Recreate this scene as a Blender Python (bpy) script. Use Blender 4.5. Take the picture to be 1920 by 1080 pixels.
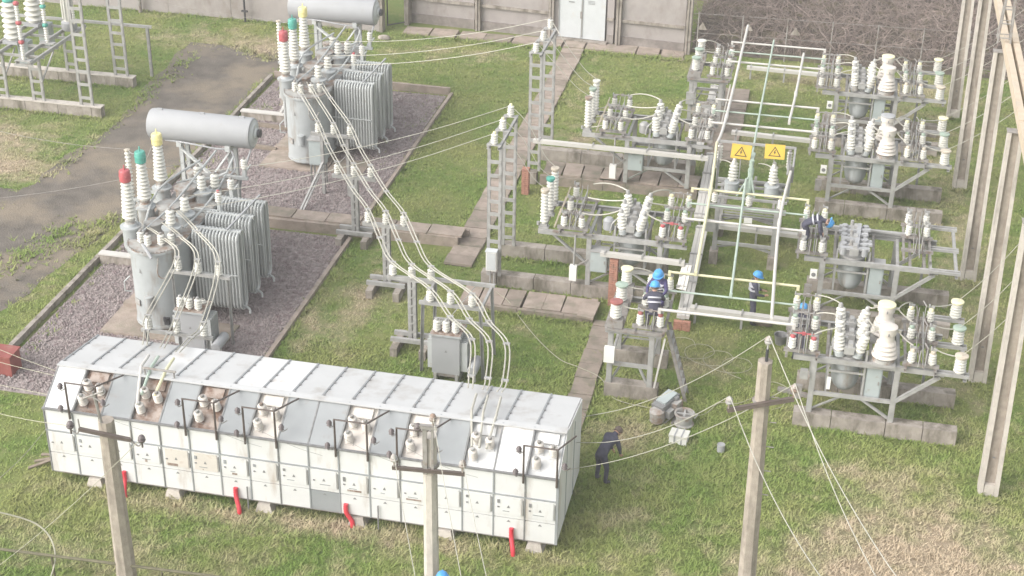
import bpy, math, random
import numpy as np
from mathutils import Vector, Matrix, Euler, noise as mnoise
random.seed(7); rng = np.random.default_rng(7)
for o in list(bpy.data.objects): bpy.data.objects.remove(o)
scene = bpy.context.scene
C = scene.collection
R = math.radians

# ------------------------------------------------------------------ camera
F_PX, PITCH, ROLL, YAW = 2870.9, .50104, -.01734, -.20626
cy, sy, cp, sp = math.cos(YAW), math.sin(YAW), math.cos(PITCH), math.sin(PITCH)
fwd = Vector((sy*cp, cy*cp, -sp)); rt = Vector((cy, -sy, 0)); dn = fwd.cross(rt)
r2 = rt*math.cos(ROLL) + dn*math.sin(ROLL); d2 = dn*math.cos(ROLL) - rt*math.sin(ROLL)
cam = bpy.data.cameras.new('camera'); co = bpy.data.objects.new('camera', cam); C.objects.link(co)
m = Matrix.Identity(4)
for i in range(3):
    m[i][0] = r2[i]; m[i][1] = -d2[i]; m[i][2] = -fwd[i]
m[2][3] = 22.52
co.matrix_world = m
cam.sensor_width = 36; cam.lens = 36*F_PX/1920; cam.clip_end = 600
scene.camera = co
scene.render.resolution_x = 1024; scene.render.resolution_y = 576

# ------------------------------------------------------------------ sky, sun, exposure
SUN_EL, SUN_AZ = R(36), R(228)      # azimuth measured clockwise from +Y
w = bpy.data.worlds.new('World'); scene.world = w; w.use_nodes = True
nt = w.node_tree; bg = nt.nodes['Background']
sky = nt.nodes.new('ShaderNodeTexSky'); sky.sky_type = 'NISHITA'; sky.sun_disc = False
sky.sun_elevation = SUN_EL; sky.sun_rotation = SUN_AZ; sky.dust_density = 4; sky.air_density = 1.5
hs = nt.nodes.new('ShaderNodeHueSaturation'); hs.inputs['Saturation'].default_value = .22   # overcast: nearly grey sky
nt.links.new(sky.outputs[0], hs.inputs['Color']); nt.links.new(hs.outputs[0], bg.inputs[0])
bg.inputs[1].default_value = .15
sd = bpy.data.lights.new('sun', 'SUN'); so = bpy.data.objects.new('sun', sd); C.objects.link(so)
sd.energy = 1.05; sd.angle = R(75); sd.color = (1, .965, .91)
so.rotation_euler = (math.pi/2-SUN_EL, 0, -SUN_AZ+math.pi)
so.location = (0, 0, 60)
vs = scene.view_settings; vs.view_transform = 'Standard'; vs.look = 'None'; vs.exposure = 1.06; vs.gamma = 1; vs.use_curve_mapping = False

# ------------------------------------------------------------------ materials
MAT = {}
VEIL_DENSITY = .0018  # density of the added air volume that lifts dark tones
def mat(name, col, rough=.6, metal=0, var=.12, scale=6, col2=None, c2scale=2., c2lo=.55, c2hi=.7, bump=0, bscale=40, streak=0):
    if name in MAT: return MAT[name]
    M = bpy.data.materials.new(name); M.use_nodes = True; t = M.node_tree; b = t.nodes['Principled BSDF']
    b.inputs['Roughness'].default_value = rough; b.inputs['Metallic'].default_value = metal
    b.inputs['Specular IOR Level'].default_value = .35
    geo = t.nodes.new('ShaderNodeNewGeometry')
    n = t.nodes.new('ShaderNodeTexNoise'); n.inputs['Scale'].default_value = scale; n.inputs['Detail'].default_value = 5
    t.links.new(geo.outputs['Position'], n.inputs['Vector'])
    rp = t.nodes.new('ShaderNodeValToRGB'); t.links.new(n.outputs[0], rp.inputs[0])
    rp.color_ramp.elements[0].position = .3; rp.color_ramp.elements[1].position = .7
    rp.color_ramp.elements[0].color = [c*(1-var) for c in col]+[1]; rp.color_ramp.elements[1].color = [min(1, c*(1+var)) for c in col]+[1]
    out = rp.outputs[0]
    if col2:
        n2 = t.nodes.new('ShaderNodeTexNoise'); n2.inputs['Scale'].default_value = c2scale; n2.inputs['Detail'].default_value = 8; n2.inputs['Roughness'].default_value = .65
        if streak:
            mp = t.nodes.new('ShaderNodeMapping'); mp.inputs['Scale'].default_value = (1, 1, 1/streak)
            t.links.new(geo.outputs['Position'], mp.inputs[0]); t.links.new(mp.outputs[0], n2.inputs['Vector'])
        else: t.links.new(geo.outputs['Position'], n2.inputs['Vector'])
        r3 = t.nodes.new('ShaderNodeMapRange'); r3.inputs[1].default_value = c2lo; r3.inputs[2].default_value = c2hi
        t.links.new(n2.outputs[0], r3.inputs[0])
        mx = t.nodes.new('ShaderNodeMixRGB'); t.links.new(r3.outputs[0], mx.inputs[0]); t.links.new(out, mx.inputs[1])
        mx.inputs[2].default_value = list(col2)+[1]; out = mx.outputs[0]
    t.links.new(out, b.inputs['Base Color'])
    if bump:
        nb = t.nodes.new('ShaderNodeTexNoise'); nb.inputs['Scale'].default_value = bscale; nb.inputs['Detail'].default_value = 6
        t.links.new(geo.outputs['Position'], nb.inputs['Vector'])
        bp = t.nodes.new('ShaderNodeBump'); bp.inputs['Strength'].default_value = bump; bp.inputs['Distance'].default_value = .03
        t.links.new(nb.outputs[0], bp.inputs['Height']); t.links.new(bp.outputs[0], b.inputs['Normal'])
    MAT[name] = M; return M
STEEL = mat('galvanised_steel', (.36, .355, .345), .5, .15, .15, 5, (.25, .20, .16), 3, .60, .78)
STEELD = mat('weathered_steel', (.27, .255, .24), .6, .1, .2, 6, (.17, .11, .08), 4, .52, .72)
TEAL = mat('cabinet_paint', (.36, .40, .40), .45, 0, .08, 3, (.25, .2, .16), 4, .62, .8)
TANK = mat('transformer_paint', (.37, .39, .395), .5, 0, .08, 2, (.24, .20, .165), 2.2, .54, .72, streak=4)
COVER = mat('dirty_transformer_top', (.36, .355, .34), .6, 0, .15, 5, (.25, .18, .14), 3, .45, .62)
RAD = mat('radiator_paint', (.44, .455, .45), .45, 0, .08, 3, (.3, .26, .22), 3, .60, .75)
CONS = mat('conservator_paint', (.335, .34, .35), .65, 0, .04, 2, (.29, .275, .26), 1.5, .6, .8)
PORC = mat('white_porcelain', (.60, .59, .54), .3, 0, .05, 8, (.43, .39, .33), 7, .58, .78)
PORCW = mat('warm_white_porcelain', (.58, .54, .495), .32, 0, .04, 5, (.46, .37, .31), 5, .6, .8)
WHITEP = mat('white_sheet_metal', (.62, .62, .615), .6, 0, .04, 2, (.43, .37, .32), 1.5, .56, .74, streak=4)
ROOFW = mat('white_roof_sheet', (.485, .488, .488), .75, 0, .05, 1.2, (.36, .34, .32), 1.3, .52, .74)
GREYP = mat('grey_sheet_metal', (.275, .288, .296), .6, 0, .06, 2, (.24, .22, .2), 2, .60, .76, streak=3)
RUSTP = mat('rust_stained_sheet', (.34, .285, .25), .7, 0, .18, 3, (.17, .105, .075), 3.5, .44, .62)
SEAM = mat('dark_seam', (.20, .20, .20), .6, 0, .2, 8)
CONC = mat('concrete', (.315, .28, .248), .88, 0, .2, 4, (.13, .115, .088), 2.4, .47, .66, .6, 30, 3)
CONCP = mat('concrete_pole', (.49, .45, .405), .85, 0, .10, 6, (.27, .24, .21), 2.2, .52, .72, .5, 40, 4)
CONCPD = mat('concrete_pole_old', (.345, .30, .255), .9, 0, .15, 6, (.18, .155, .13), 2.5, .50, .70, .6, 40, 4)
TANB = mat('tan_concrete_beam', (.52, .43, .33), .8, 0, .1, 4, (.40, .36, .30), 2, .5, .7, .4)
SLAB = mat('concrete_slab', (.33, .27, .23), .9, 0, .16, 3, (.22, .20, .155), 2.2, .48, .68, .6, 30)
SLABD = mat('dark_slab', (.26, .215, .18), .9, 0, .16, 3, (.17, .16, .12), 2.2, .48, .68, .6, 30)
BRICK = mat('red_brick', (.38, .19, .14), .85, 0, .2, 12, (.28, .2, .16), 4, .55, .75, .5)
PLASTER = mat('plaster_wall', (.33, .30, .288), .9, 0, .08, 2, (.245, .215, .195), .9, .50, .66, .4, 25, 2)
PLASTD = mat('dark_wall_base', (.21, .185, .17), .9, 0, .2, 4, (.3, .27, .25), 1.5, .5, .68, .4)
DOORM = mat('pale_door_paint', (.52, .54, .55), .5, 0, .04, 3, (.5, .48, .45), 2, .6, .8)
GRAV = mat('gravel_stone', (.285, .245, .238), .95, 0, .24, 9, (.20, .155, .158), 5, .5, .62)
ASPH = mat('old_asphalt', (.128, .112, .096), .95, 0, .25, 1.6, (.215, .178, .135), .38, .44, .60, .9, 18)
WIRE = mat('aluminium_wire', (.40, .38, .33), .45, .2, .08, 5)
WIREY = mat('pale_conductor', (.42, .405, .35), .45, .1, .06, 5)
ROPE = mat('pale_cable', (.38, .365, .28), .7, 0, .1, 5)
TUBEW = mat('white_tube', (.52, .50, .47), .4, 0, .05, 3)
TUBEY = mat('yellow_tube', (.60, .57, .38), .4, 0, .05, 3)
TUBEG = mat('green_tube', (.36, .43, .37), .4, 0, .06, 3)
CRED = mat('red_cap', (.42, .10, .11), .4, 0, .15, 8, (.55, .3, .28), 6, .6, .7)
CGRN = mat('green_cap', (.09, .34, .28), .4, 0, .12, 8)
CYEL = mat('yellow_cap', (.74, .66, .30), .4, 0, .08, 8)
CGRD = mat('dull_green_cap', (.30, .37, .31), .5, 0, .15, 8)
CBRN = mat('tan_cap', (.50, .44, .36), .5, 0, .15, 8)
CDRD = mat('dark_red_cap', (.30, .11, .10), .5, 0, .2, 8)
CYLP = mat('pale_yellow_cap', (.72, .68, .45), .4, 0, .08, 8)
OLIVE = mat('olive_rail_paint', (.13, .12, .075), .6, 0, .2, 6)
PIPED = mat('dark_brown_pipe', (.10, .08, .07), .6, 0, .2, 6)
BLACK = mat('dark_rubber', (.045, .045, .05), .6, 0, .2, 10)
DARKI = mat('dark_glazed_insulator', (.12, .10, .10), .3, 0, .2, 10)
REDP = mat('red_corrugated_pipe', (.62, .05, .07), .4, 0, .08, 6)
REDBOX = mat('red_box_paint', (.25, .075, .065), .55, 0, .1, 4, (.3, .16, .13), 3, .55, .7)
SIGNY = mat('sign_yellow', (.56, .38, .06), .45, 0, .05, 3)
SIGNB = mat('sign_black', (.05, .04, .03), .5, 0, .1, 3)
SIGNW = mat('sign_white', (.74, .73, .70), .5, 0, .04, 3)
BRUSH = mat('bare_twigs', (.22, .175, .155), .9, 0, .35, 4, (.30, .25, .22), 3, .5, .62)
EARTH = mat('dark_leaf_litter', (.10, .082, .066), .95, 0, .35, 3, (.13, .115, .06), 1.2, .5, .62, .8, 20)
WOOD = mat('old_wood', (.20, .165, .13), .85, 0, .2, 8)
CLOTH = mat('navy_workwear', (.065, .065, .092), .9, 0, .25, 9)
CLOTHV = mat('violet_blue_workwear', (.075, .065, .15), .9, 0, .2, 9)
SKIN = mat('skin', (.50, .31, .23), .6, 0, .06, 9)
HELM = mat('blue_helmet', (.08, .30, .62), .35, 0, .05, 9)
REFL = mat('reflective_tape', (.46, .46, .50), .4, 0, .05, 9)
HAIR = mat('grey_brown_hair', (.13, .10, .085), .9, 0, .2, 20)

def grass_mat(name, bump, dark):
    M = bpy.data.materials.new(name); M.use_nodes = True; t = M.node_tree; b = t.nodes['Principled BSDF']
    b.inputs['Roughness'].default_value = .95; b.inputs['Specular IOR Level'].default_value = .1
    geo = t.nodes.new('ShaderNodeNewGeometry'); at = t.nodes.new('ShaderNodeAttribute'); at.attribute_name = 'dry'
    def ns(s, d=5):
        n = t.nodes.new('ShaderNodeTexNoise'); n.inputs['Scale'].default_value = s; n.inputs['Detail'].default_value = d; n.inputs['Roughness'].default_value = .62
        t.links.new(geo.outputs['Position'], n.inputs['Vector']); return n.outputs[0]
    def rng_(x, lo, hi):
        q = t.nodes.new('ShaderNodeMapRange'); q.inputs[1].default_value = lo; q.inputs[2].default_value = hi; t.links.new(x, q.inputs[0]); return q.outputs[0]
    def mix(fac, a, c):
        x = t.nodes.new('ShaderNodeMixRGB'); t.links.new(fac, x.inputs[0])
        for k, v in ((1, a), (2, c)):
            if isinstance(v, tuple): x.inputs[k].default_value = tuple(q*dark for q in v)+(1,)
            else: t.links.new(v, x.inputs[k])
        return x.outputs[0]
    c = mix(rng_(ns(.35), .38, .64), (.108, .158, .040), (.178, .190, .070))
    c = mix(rng_(ns(2.2), .50, .70), c, (.168, .188, .068))
    ad = t.nodes.new('ShaderNodeMath'); ad.operation = 'ADD'; t.links.new(at.outputs['Fac'], ad.inputs[0])
    sb = t.nodes.new('ShaderNodeMath'); sb.operation = 'SUBTRACT'; t.links.new(ns(1.1, 8), sb.inputs[0]); sb.inputs[1].default_value = .5
    ml = t.nodes.new('ShaderNodeMath'); ml.operation = 'MULTIPLY'; t.links.new(sb.outputs[0], ml.inputs[0]); ml.inputs[1].default_value = 2.3
    t.links.new(ml.outputs[0], ad.inputs[1])
    c = mix(rng_(ad.outputs[0], .12, 1.1), c, (.315, .255, .182))
    c = mix(rng_(ns(14, 3), .60, .85), c, (.10, .108, .045))
    c = mix(rng_(ns(9, 3), .62, .90), c, (.27, .245, .155))
    t.links.new(c, b.inputs['Base Color'])
    if bump:
        bp = t.nodes.new('ShaderNodeBump'); bp.inputs['Strength'].default_value = bump; bp.inputs['Distance'].default_value = .06
        t.links.new(ns(16, 6), bp.inputs['Height']); t.links.new(bp.outputs[0], b.inputs['Normal'])
    MAT[name] = M; return M
GRASSG = grass_mat('grass_ground', .8, 1.1); GRASSB = grass_mat('grass_blades', 0, 1.6)

# ------------------------------------------------------------------ mesh helpers
class MB:
    def __init__(s): s.v = []; s.f = []
    def add(s, vs, fs):
        n = len(s.v); s.v += [tuple(v) for v in vs]; s.f += [tuple(i+n for i in f) for f in fs]; return s
    def box(s, c, d, rot=None):
        hx, hy, hz = d[0]/2, d[1]/2, d[2]/2
        P = [Vector((x, y, z)) for z in (-hz, hz) for y in (-hy, hy) for x in (-hx, hx)]
        if rot is not None:
            e = Euler(rot) if not isinstance(rot, Matrix) else rot
            P = [(e.to_matrix() if isinstance(e, Euler) else e) @ p for p in P]
        return s.add([p+Vector(c) for p in P], [(0, 2, 3, 1), (4, 5, 7, 6), (0, 1, 5, 4), (2, 6, 7, 3), (0, 4, 6, 2), (1, 3, 7, 5)])
    def b2(s, x0, x1, y0, y1, z0, z1): return s.box(((x0+x1)/2, (y0+y1)/2, (z0+z1)/2), (x1-x0, y1-y0, z1-z0))
    def frame(s, p, q):
        p, q = Vector(p), Vector(q); d = (q-p).normalized()
        u = Vector((0, 0, 1)) if abs(d.z) < .97 else Vector((0, 1, 0))
        a = d.cross(u).normalized(); b = a.cross(d).normalized(); return p, q, a, b
    def beam(s, p, q, wd, h=None, off=(0, 0)):
        h = h or wd; p, q, a, b = s.frame(p, q); o = a*off[0]+b*off[1]
        P = [e+o+a*i*wd/2+b*j*h/2 for e in (p, q) for i, j in ((-1, -1), (1, -1), (1, 1), (-1, 1))]
        return s.add(P, [(0, 3, 2, 1), (4, 5, 6, 7), (0, 1, 5, 4), (1, 2, 6, 5), (2, 3, 7, 6), (3, 0, 4, 7)])
    def chan(s, p, q, wd, h, side=1, t=.012):      # C-section
        s.beam(p, q, t, h, (side*wd/2, 0)); s.beam(p, q, wd-t, t, (-side*t/2, h/2-t/2)); return s.beam(p, q, wd-t, t, (-side*t/2, -h/2+t/2))
    def ang(s, p, q, wd, t=.012):                  # L-section
        s.beam(p, q, wd, t, (0, wd/2)); return s.beam(p, q, t, wd-t, (wd/2-t/2, -t/2))
    def tube(s, pts, r, n=8, close=True):
        pts = [Vector(p) for p in pts]; rings = []; N = len(s.v); pa = None
        rr = r if isinstance(r, (list, tuple)) else [r]*len(pts)
        for i, p in enumerate(pts):
            d = (pts[min(i+1, len(pts)-1)]-pts[max(i-1, 0)]).normalized()
            if pa is None:
                u = Vector((0, 0, 1)) if abs(d.z) < .9 else Vector((1, 0, 0)); a = d.cross(u).normalized()
            else: a = (pa-d*pa.dot(d)).normalized()
            pa = a; b = d.cross(a)
            s.v += [tuple(p+(a*math.cos(t)+b*math.sin(t))*rr[i]) for t in (2*math.pi*k/n for k in range(n))]
        for i in range(len(pts)-1):
            for k in range(n): s.f.append((N+i*n+k, N+i*n+(k+1) % n, N+(i+1)*n+(k+1) % n, N+(i+1)*n+k))
        if close:
            s.f.append(tuple(N+k for k in reversed(range(n)))); s.f.append(tuple(N+(len(pts)-1)*n+k for k in range(n)))
        return s
    def lathe(s, prof, c=(0, 0, 0), n=14, M=None, sx=1, sy=1):
        N = len(s.v); c = Vector(c)
        for r, z in prof:
            for k in range(n):
                p = Vector((r*sx*math.cos(2*math.pi*k/n), r*sy*math.sin(2*math.pi*k/n), z))
                if M is not None: p = M @ p
                s.v.append(tuple(p+c))
        for i in range(len(prof)-1):
            for k in range(n): s.f.append((N+i*n+k, N+i*n+(k+1) % n, N+(i+1)*n+(k+1) % n, N+(i+1)*n+k))
        if prof[0][0] > 1e-4: s.f.append(tuple(N+k for k in reversed(range(n))))
        if prof[-1][0] > 1e-4: s.f.append(tuple(N+(len(prof)-1)*n+k for k in range(n)))
        return s
    def cyl(s, c, r, h, n=16, M=None): return s.lathe([(r, 0), (r, h)], c, n, M)
    def prism(s, poly, z0, z1):
        n = len(poly); s.add([(x, y, z0) for x, y in poly]+[(x, y, z1) for x, y in poly], [tuple(reversed(range(n))), tuple(range(n, 2*n))]+[(i, (i+1) % n, n+(i+1) % n, n+i) for i in range(n)]); return s
    def mesh(s, name, mt, off=(0, 0, 0), smooth=0):
        me = bpy.data.meshes.new(name); o = Vector(off)
        me.from_pydata([tuple(Vector(v)-o) for v in s.v], [], s.f); me.materials.append(mt)
        if smooth:
            me.shade_smooth()
            try: me.set_sharp_from_angle(angle=R(smooth))
            except Exception: pass
        me.update(); return me

ROOT = {}
def thing(name, label, cat, loc=(0, 0, 0), group=None):
    o = bpy.data.objects.new(name, None); C.objects.link(o); o.location = loc; o.empty_display_size = .2
    o['label'] = label; o['category'] = cat
    if group: o['group'] = group
    ROOT[o] = Vector(loc); return o
def solo(name, label, cat, mb, mt, loc=(0, 0, 0), group=None, smooth=0, kind=None):
    o = bpy.data.objects.new(name, mb.mesh(name, mt, loc, smooth)); C.objects.link(o); o.location = loc
    if label: o['label'] = label
    if cat: o['category'] = cat
    if group: o['group'] = group
    if kind: o['kind'] = kind
    ROOT[o] = Vector(loc); return o
def part(T, name, mb, mt, smooth=0, label=None):
    off = ROOT[T]; o = bpy.data.objects.new(name, mb.mesh(name, mt, off, smooth)); C.objects.link(o); o.parent = T
    ROOT[o] = off
    if label: o['label'] = label
    return o
def inst(T, name, me, p, rot=None, label=None):
    o = bpy.data.objects.new(name, me); C.objects.link(o); o.parent = T; o.location = Vector(p)-ROOT[T]
    if rot is not None: o.rotation_euler = rot
    ROOT[o] = Vector(p)
    if label: o['label'] = label
    return o

def shed_profile(h, rc, rs, n, rc2=None, rs2=None, z0=0):
    rc2 = rc2 or rc; rs2 = rs2 or rs; P = [(rc, z0)]; p = h/n
    for i in range(n):
        t = i/max(1, n-1); a = rc+(rc2-rc)*t; b = rs+(rs2-rs)*t; z = z0+i*p
        P += [(a, z+.30*p), (b*.98, z+.33*p), (b, z+.40*p), (b*.93, z+.58*p), (a, z+.95*p)]
    P.append((rc2, z0+h)); return P
MESH = {}
def shared(key, fn):
    if key not in MESH: MESH[key] = fn()
    return MESH[key]
INS = {  # kind: (height, core r, shed r, sheds, top core, top shed, cap r, cap h)
    'post': (.34, .05, .108, 4, .048, .10, .07, .09), 'line': (.44, .08, .158, 5, .075, .148, .155, .08), 'bush': (.54, .08, .155, 5, .065, .128, .065, .12),
    'arr': (1.0, .06, .128, 9, .055, .122, .12, .12), 'hv': (1.15, .12, .215, 10, .08, .15, .16, .36),
    'lv': (.46, .075, .148, 4, .065, .13, .05, .07), 'small': (.34, .055, .112, 4, .05, .105, .05, .06), 'tall': (1.5, .045, .10, 12, .04, .09, .08, .06),
    'ctbig': (1.5, .20, .35, 7, .16, .31, .2, .26), 'rod': (.62, .045, .09, 6, .045, .09, .06, .05), 'pin': (.14, .05, .10, 2, .035, .07, .03, .04)}
def ins(T, kind, p, capm, tilt=None, pm=None, name='insulator'):
    h, rc, rs, n, rc2, rs2, cr, ch = INS[kind]; pm = pm or PORC
    fl = .04
    me = shared((kind, pm.name), lambda: MB().lathe([(rc*1.15, 0), (rc*1.15, fl)]+shed_profile(h-fl, rc, rs, n, rc2, rs2, fl)[1:], n=14).mesh(name, pm, smooth=28))
    o = inst(T, name, me, p, tilt)
    def capf():
        b = MB()
        if kind == 'hv': b.lathe([(cr*.8, 0), (cr, .03), (cr, ch*.5), (cr*1.06, ch*.52), (cr*1.06, ch*.58), (cr, ch*.6), (cr*.96, ch*.92), (cr*.8, ch), (.02, ch), (.018, ch+.14), (.012, ch+.15)], n=16)
        elif kind in ('line', 'arr', 'tall'): b.lathe([(cr*.8, 0), (cr*.8, ch*.35), (cr*1.12, ch*.4), (cr*1.12, ch*.9), (cr, ch)], n=14)
        elif kind == 'ctbig': b.lathe([(cr*1.05, 0), (cr*1.05, .05), (cr*.85, .08), (cr*.85, ch*.9), (cr*.7, ch)], n=16)
        else: b.lathe([(cr, 0), (cr, ch*.6), (cr*.7, ch)], n=12)
        return b.mesh('cap', capm, smooth=40)
    cap = bpy.data.objects.new('cap', shared(('cap', kind, capm.name), capf)); C.objects.link(cap); cap.parent = o; cap.location = (0, 0, h)
    ROOT[cap] = Vector(p)+Vector((0, 0, h))
    return o
def curve(p, q, sag, n=10):
    p, q = Vector(p), Vector(q); return [p.lerp(q, i/n)-Vector((0, 0, sag*4*(i/n)*(1-i/n))) for i in range(n+1)]
def spline(pts, k=6):
    P = [Vector(p) for p in pts]; out = []
    for i in range(len(P)-1):
        a, b, c, d = P[max(i-1, 0)], P[i], P[i+1], P[min(i+2, len(P)-1)]
        for j in range(k):
            t = j/k; out.append(.5*((2*b)+(c-a)*t+(2*a-5*b+4*c-d)*t*t+(3*b-a-3*c+d)*t**3))
    return out+[P[-1]]

# ------------------------------------------------------------------ ground, road, gravel, paths
BLOBS = [(3.5, 29.5, 3.2, 2.4, 1.3), (1.0, 27.6, 1.6, 1.2, .5), (-10, 25.2, 6, 1.4, .3), (-15.5, 25.6, 2.5, .8, .45), (-3.2, 29.3, 1.0, 1.0, .45), (-11, 27.6, 6.5, .45, .9), (-3.6, 33.2, 1.0, .9, .9),
         (2, 32.8, 1.6, .5, .6), (-12.6, 38.2, .7, 2.6, .9), (-13.6, 36, .4, 2, .7), (-30, 46.5, 3, 2, 1.1), (-27.5, 44.5, 2, 1, .9), (-22.6, 58.2, 2.0, 1.6, .8), (-26, 59, 3, 1.5, .6),
         (-8.3, 52, .8, 3, .7), (-6.6, 45.2, 2, .6, .6), (-2, 53, 1, 3, .4), (5, 46, 1.2, 9, .55), (2, 60.5, 5, 1.5, .8), (-2.5, 37.2, 1.6, 1.0, .55), (3.5, 55.5, 1.5, 3, .7), (-9.3, 57, .5, 3, .6),
         (-7.8, 37.8, 1, .6, .3), (-22.6, 39, .6, 3, .3), (-14.7, 59.8, 3, .8, .6), (1, 36, 1.5, .8, .35)]
GREENS = [(-13, 45.5, 2.2, 2.2, .45), (-8, 36.5, 1.4, 1.5, .4), (-13.2, 34, 1.6, 1.0, .45), (-26, 51.5, 1.4, 2.2, .5), (-7.8, 41.5, 1, .8, .5), (.3, 31, 1.2, 1.3, .35), (-12, 55, 2.5, 3, .35), (-15.6, 31, 1, 1, .4)]
def dry(x, y):
    d = np.zeros_like(x)-.02
    for a, b, rx, ry, s in BLOBS: d += s*np.exp(-((x-a)/rx)**2-((y-b)/ry)**2)
    for a, b, rx, ry, s in GREENS: d -= s*np.exp(-((x-a)/rx)**2-((y-b)/ry)**2)
    return d
xs = np.concatenate([[-400, -150, -70], np.arange(-46, 14, .7), [40, 150, 400]]); ys = np.concatenate([[-200, -50, 10], np.arange(20, 75, .7), [110, 250, 600]])
gx, gy = np.meshgrid(xs, ys); nx, ny = len(xs), len(ys)
gm = bpy.data.meshes.new('ground')
gm.from_pydata(np.stack([gx.ravel(), gy.ravel(), np.zeros(nx*ny)], 1).tolist(), [], [(j*nx+i, j*nx+i+1, (j+1)*nx+i+1, (j+1)*nx+i) for j in range(ny-1) for i in range(nx-1)])
at = gm.attributes.new('dry', 'FLOAT', 'POINT'); at.data.foreach_set('value', dry(gx.ravel(), gy.ravel()).astype(np.float32)); gm.materials.append(GRASSG)
go = bpy.data.objects.new('ground', gm); C.objects.link(go); go['kind'] = 'structure'; go['label'] = 'grassy ground of the substation yard'

def wob(x, s=.35, sc=.6): return s*mnoise.noise(Vector((x*sc, 3.1, 0)))+.5*s*mnoise.noise(Vector((x*sc*3.1, 7.7, 0)))
ry = np.arange(26, 58.6, .4)
ROADR = lambda y: (-21.75 if y > 41.6 else (-21.9-(41.6-y)*.125 if y > 35 else -22.75-(35-y)*.05))
ROADL = lambda y: -26.0-.35*math.sin(y*.35)-(0 if y < 44.5 else .15)
Lp = [(ROADL(y)+wob(y, .5), y) for y in ry]; Rp = [(ROADR(y)+wob(y+90, .28 if y < 42 else .08), y) for y in ry]
rb = MB(); n = len(ry)
rb.add([(x, y, .004) for x, y in Lp]+[(x, y, .004) for x, y in Rp], [(i, n+i, n+i+1, i+1) for i in range(n-1)])
# the road swings left out of the picture
lx = np.arange(-48, -25.4, .4)
rb.add([(x, 41.6+wob(x, .4), .009) for x in lx]+[(x, 42.9+wob(x+50, .5), .009) for x in lx], [(i, i+1, len(lx)+i+1, len(lx)+i) for i in range(len(lx)-1)])
solo('road', 'worn grey brown asphalt road left of the transformers', None, rb, ASPH, kind='structure')

EXCL = [(-21.5, -14.1, 31.2, 55.2), (-10.95, -9.8, 42, 62.4), (-9.8, -5.5, 38.7, 40), (-5.75, -4.9, 30.8, 39), (-3.9, -2.5, 51.3, 58.8), (-14.1, -10.5, 42.2, 43.5), (-17.3, -4.7, 28.15, 30.9), (-18.4, -5.5, 61.6, 64), (-35, -18.9, 61.7, 66)]
# pits of gravel: a low bed and stones on it
def gravel(name, label, x0, x1, y0, y1, dens):
    bed = MB().b2(x0, x1, y0, y1, .0, .03)
    N = int((x1-x0)*(y1-y0)*dens)
    px = rng.uniform(x0+.04, x1-.04, N); py = rng.uniform(y0+.04, y1-.04, N)
    s = rng.uniform(.028, .055, N)
    base = np.array([[1, 0, 0], [0, 1, 0], [-1, 0, 0], [0, -1, 0], [0, 0, .8], [0, 0, -.8]])
    f = np.array([[0, 1, 4], [1, 2, 4], [2, 3, 4], [3, 0, 4]])
    ang = rng.uniform(0, 6.28, N); jit = rng.uniform(.6, 1.3, (N, 6, 3))
    V = base[None]*jit*s[:, None, None]
    ca, sa = np.cos(ang)[:, None], np.sin(ang)[:, None]
    X = V[..., 0]*ca-V[..., 1]*sa+px[:, None]; Y = V[..., 0]*sa+V[..., 1]*ca+py[:, None]; Z = V[..., 2]+.035+rng.uniform(-.01, .03, N)[:, None]
    n0 = len(bed.v)
    vv = np.concatenate([np.array(bed.v), np.stack([X, Y, Z], -1).reshape(-1, 3)])
    ff = bed.f+(f[None]+(np.arange(N)*6)[:, None, None]+n0).reshape(-1, 3).tolist()
    me = bpy.data.meshes.new(name); me.from_pydata(vv.tolist(), [], ff); me.materials.append(GRAV)
    o = bpy.data.objects.new(name, me); C.objects.link(o); o['kind'] = 'stuff'; o['label'] = label; o['category'] = 'gravel'
gravel('gravel', 'purplish grey gravel bed under the nearer transformer', -21.15, -14.3, 31.3, 42.2, 260)
gravel('gravel', 'grey gravel bed under the farther transformer', -21.4, -14.3, 43.3, 55.0, 200)

# kerbs round the pits, laid block by block
def blockwall(name, label, cat, p, q, wd, h, bl, mt=CONC, z0=0, group=None, gap=.012, jitter=.006):
    p, q = Vector(p+(0,)), Vector(q+(0,)); L = (q-p).length; d = (q-p)/L; n = max(1, round(L/bl)); ang = math.atan2(d.y, d.x)
    T = thing(name, label, cat, tuple(p+Vector((0, 0, z0))), group)
    pos = 0; cuts = [0]+[ (i+random.uniform(-.18, .18))*L/n for i in range(1, n)]+[L]
    for a, b in zip(cuts, cuts[1:]):
        c = p+d*(a+b)/2; hh = h+random.uniform(-jitter, jitter)
        part(T, 'block', MB().box((c.x+random.uniform(-jitter, jitter), c.y+random.uniform(-jitter, jitter), z0+hh/2), (b-a-gap, wd, hh), (0, 0, ang+random.uniform(-.004, .004))), mt)
    return T
KG = 'kerbs around the gravel pits'
blockwall('pit_kerb', 'low concrete kerb left of the nearer gravel pit', 'kerb', (-21.35, 31.9), (-21.4, 42.4), .14, .2, 1.6, group=KG)
blockwall('pit_kerb', 'low concrete kerb left of the farther gravel pit', 'kerb', (-21.5, 43.5), (-21.65, 55.2), .14, .2, 1.6, group=KG)
blockwall('pit_kerb', 'low concrete kerb between nearer gravel pit and grass on its right', 'kerb', (-14.2, 31.5), (-14.17, 42.1), .12, .14, 1.9, SLAB, group=KG)
blockwall('pit_kerb', 'low concrete kerb between farther gravel pit and grass on its right', 'kerb', (-14.17, 43.4), (-14.13, 55.2), .12, .14, 1.9, SLAB, group=KG)
blockwall('pit_kerb', 'rear concrete kerb of the farther gravel pit', 'kerb', (-21.55, 55.27), (-14.2, 55.27), .14, .3, 1.5, SLAB, group=KG)
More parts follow.
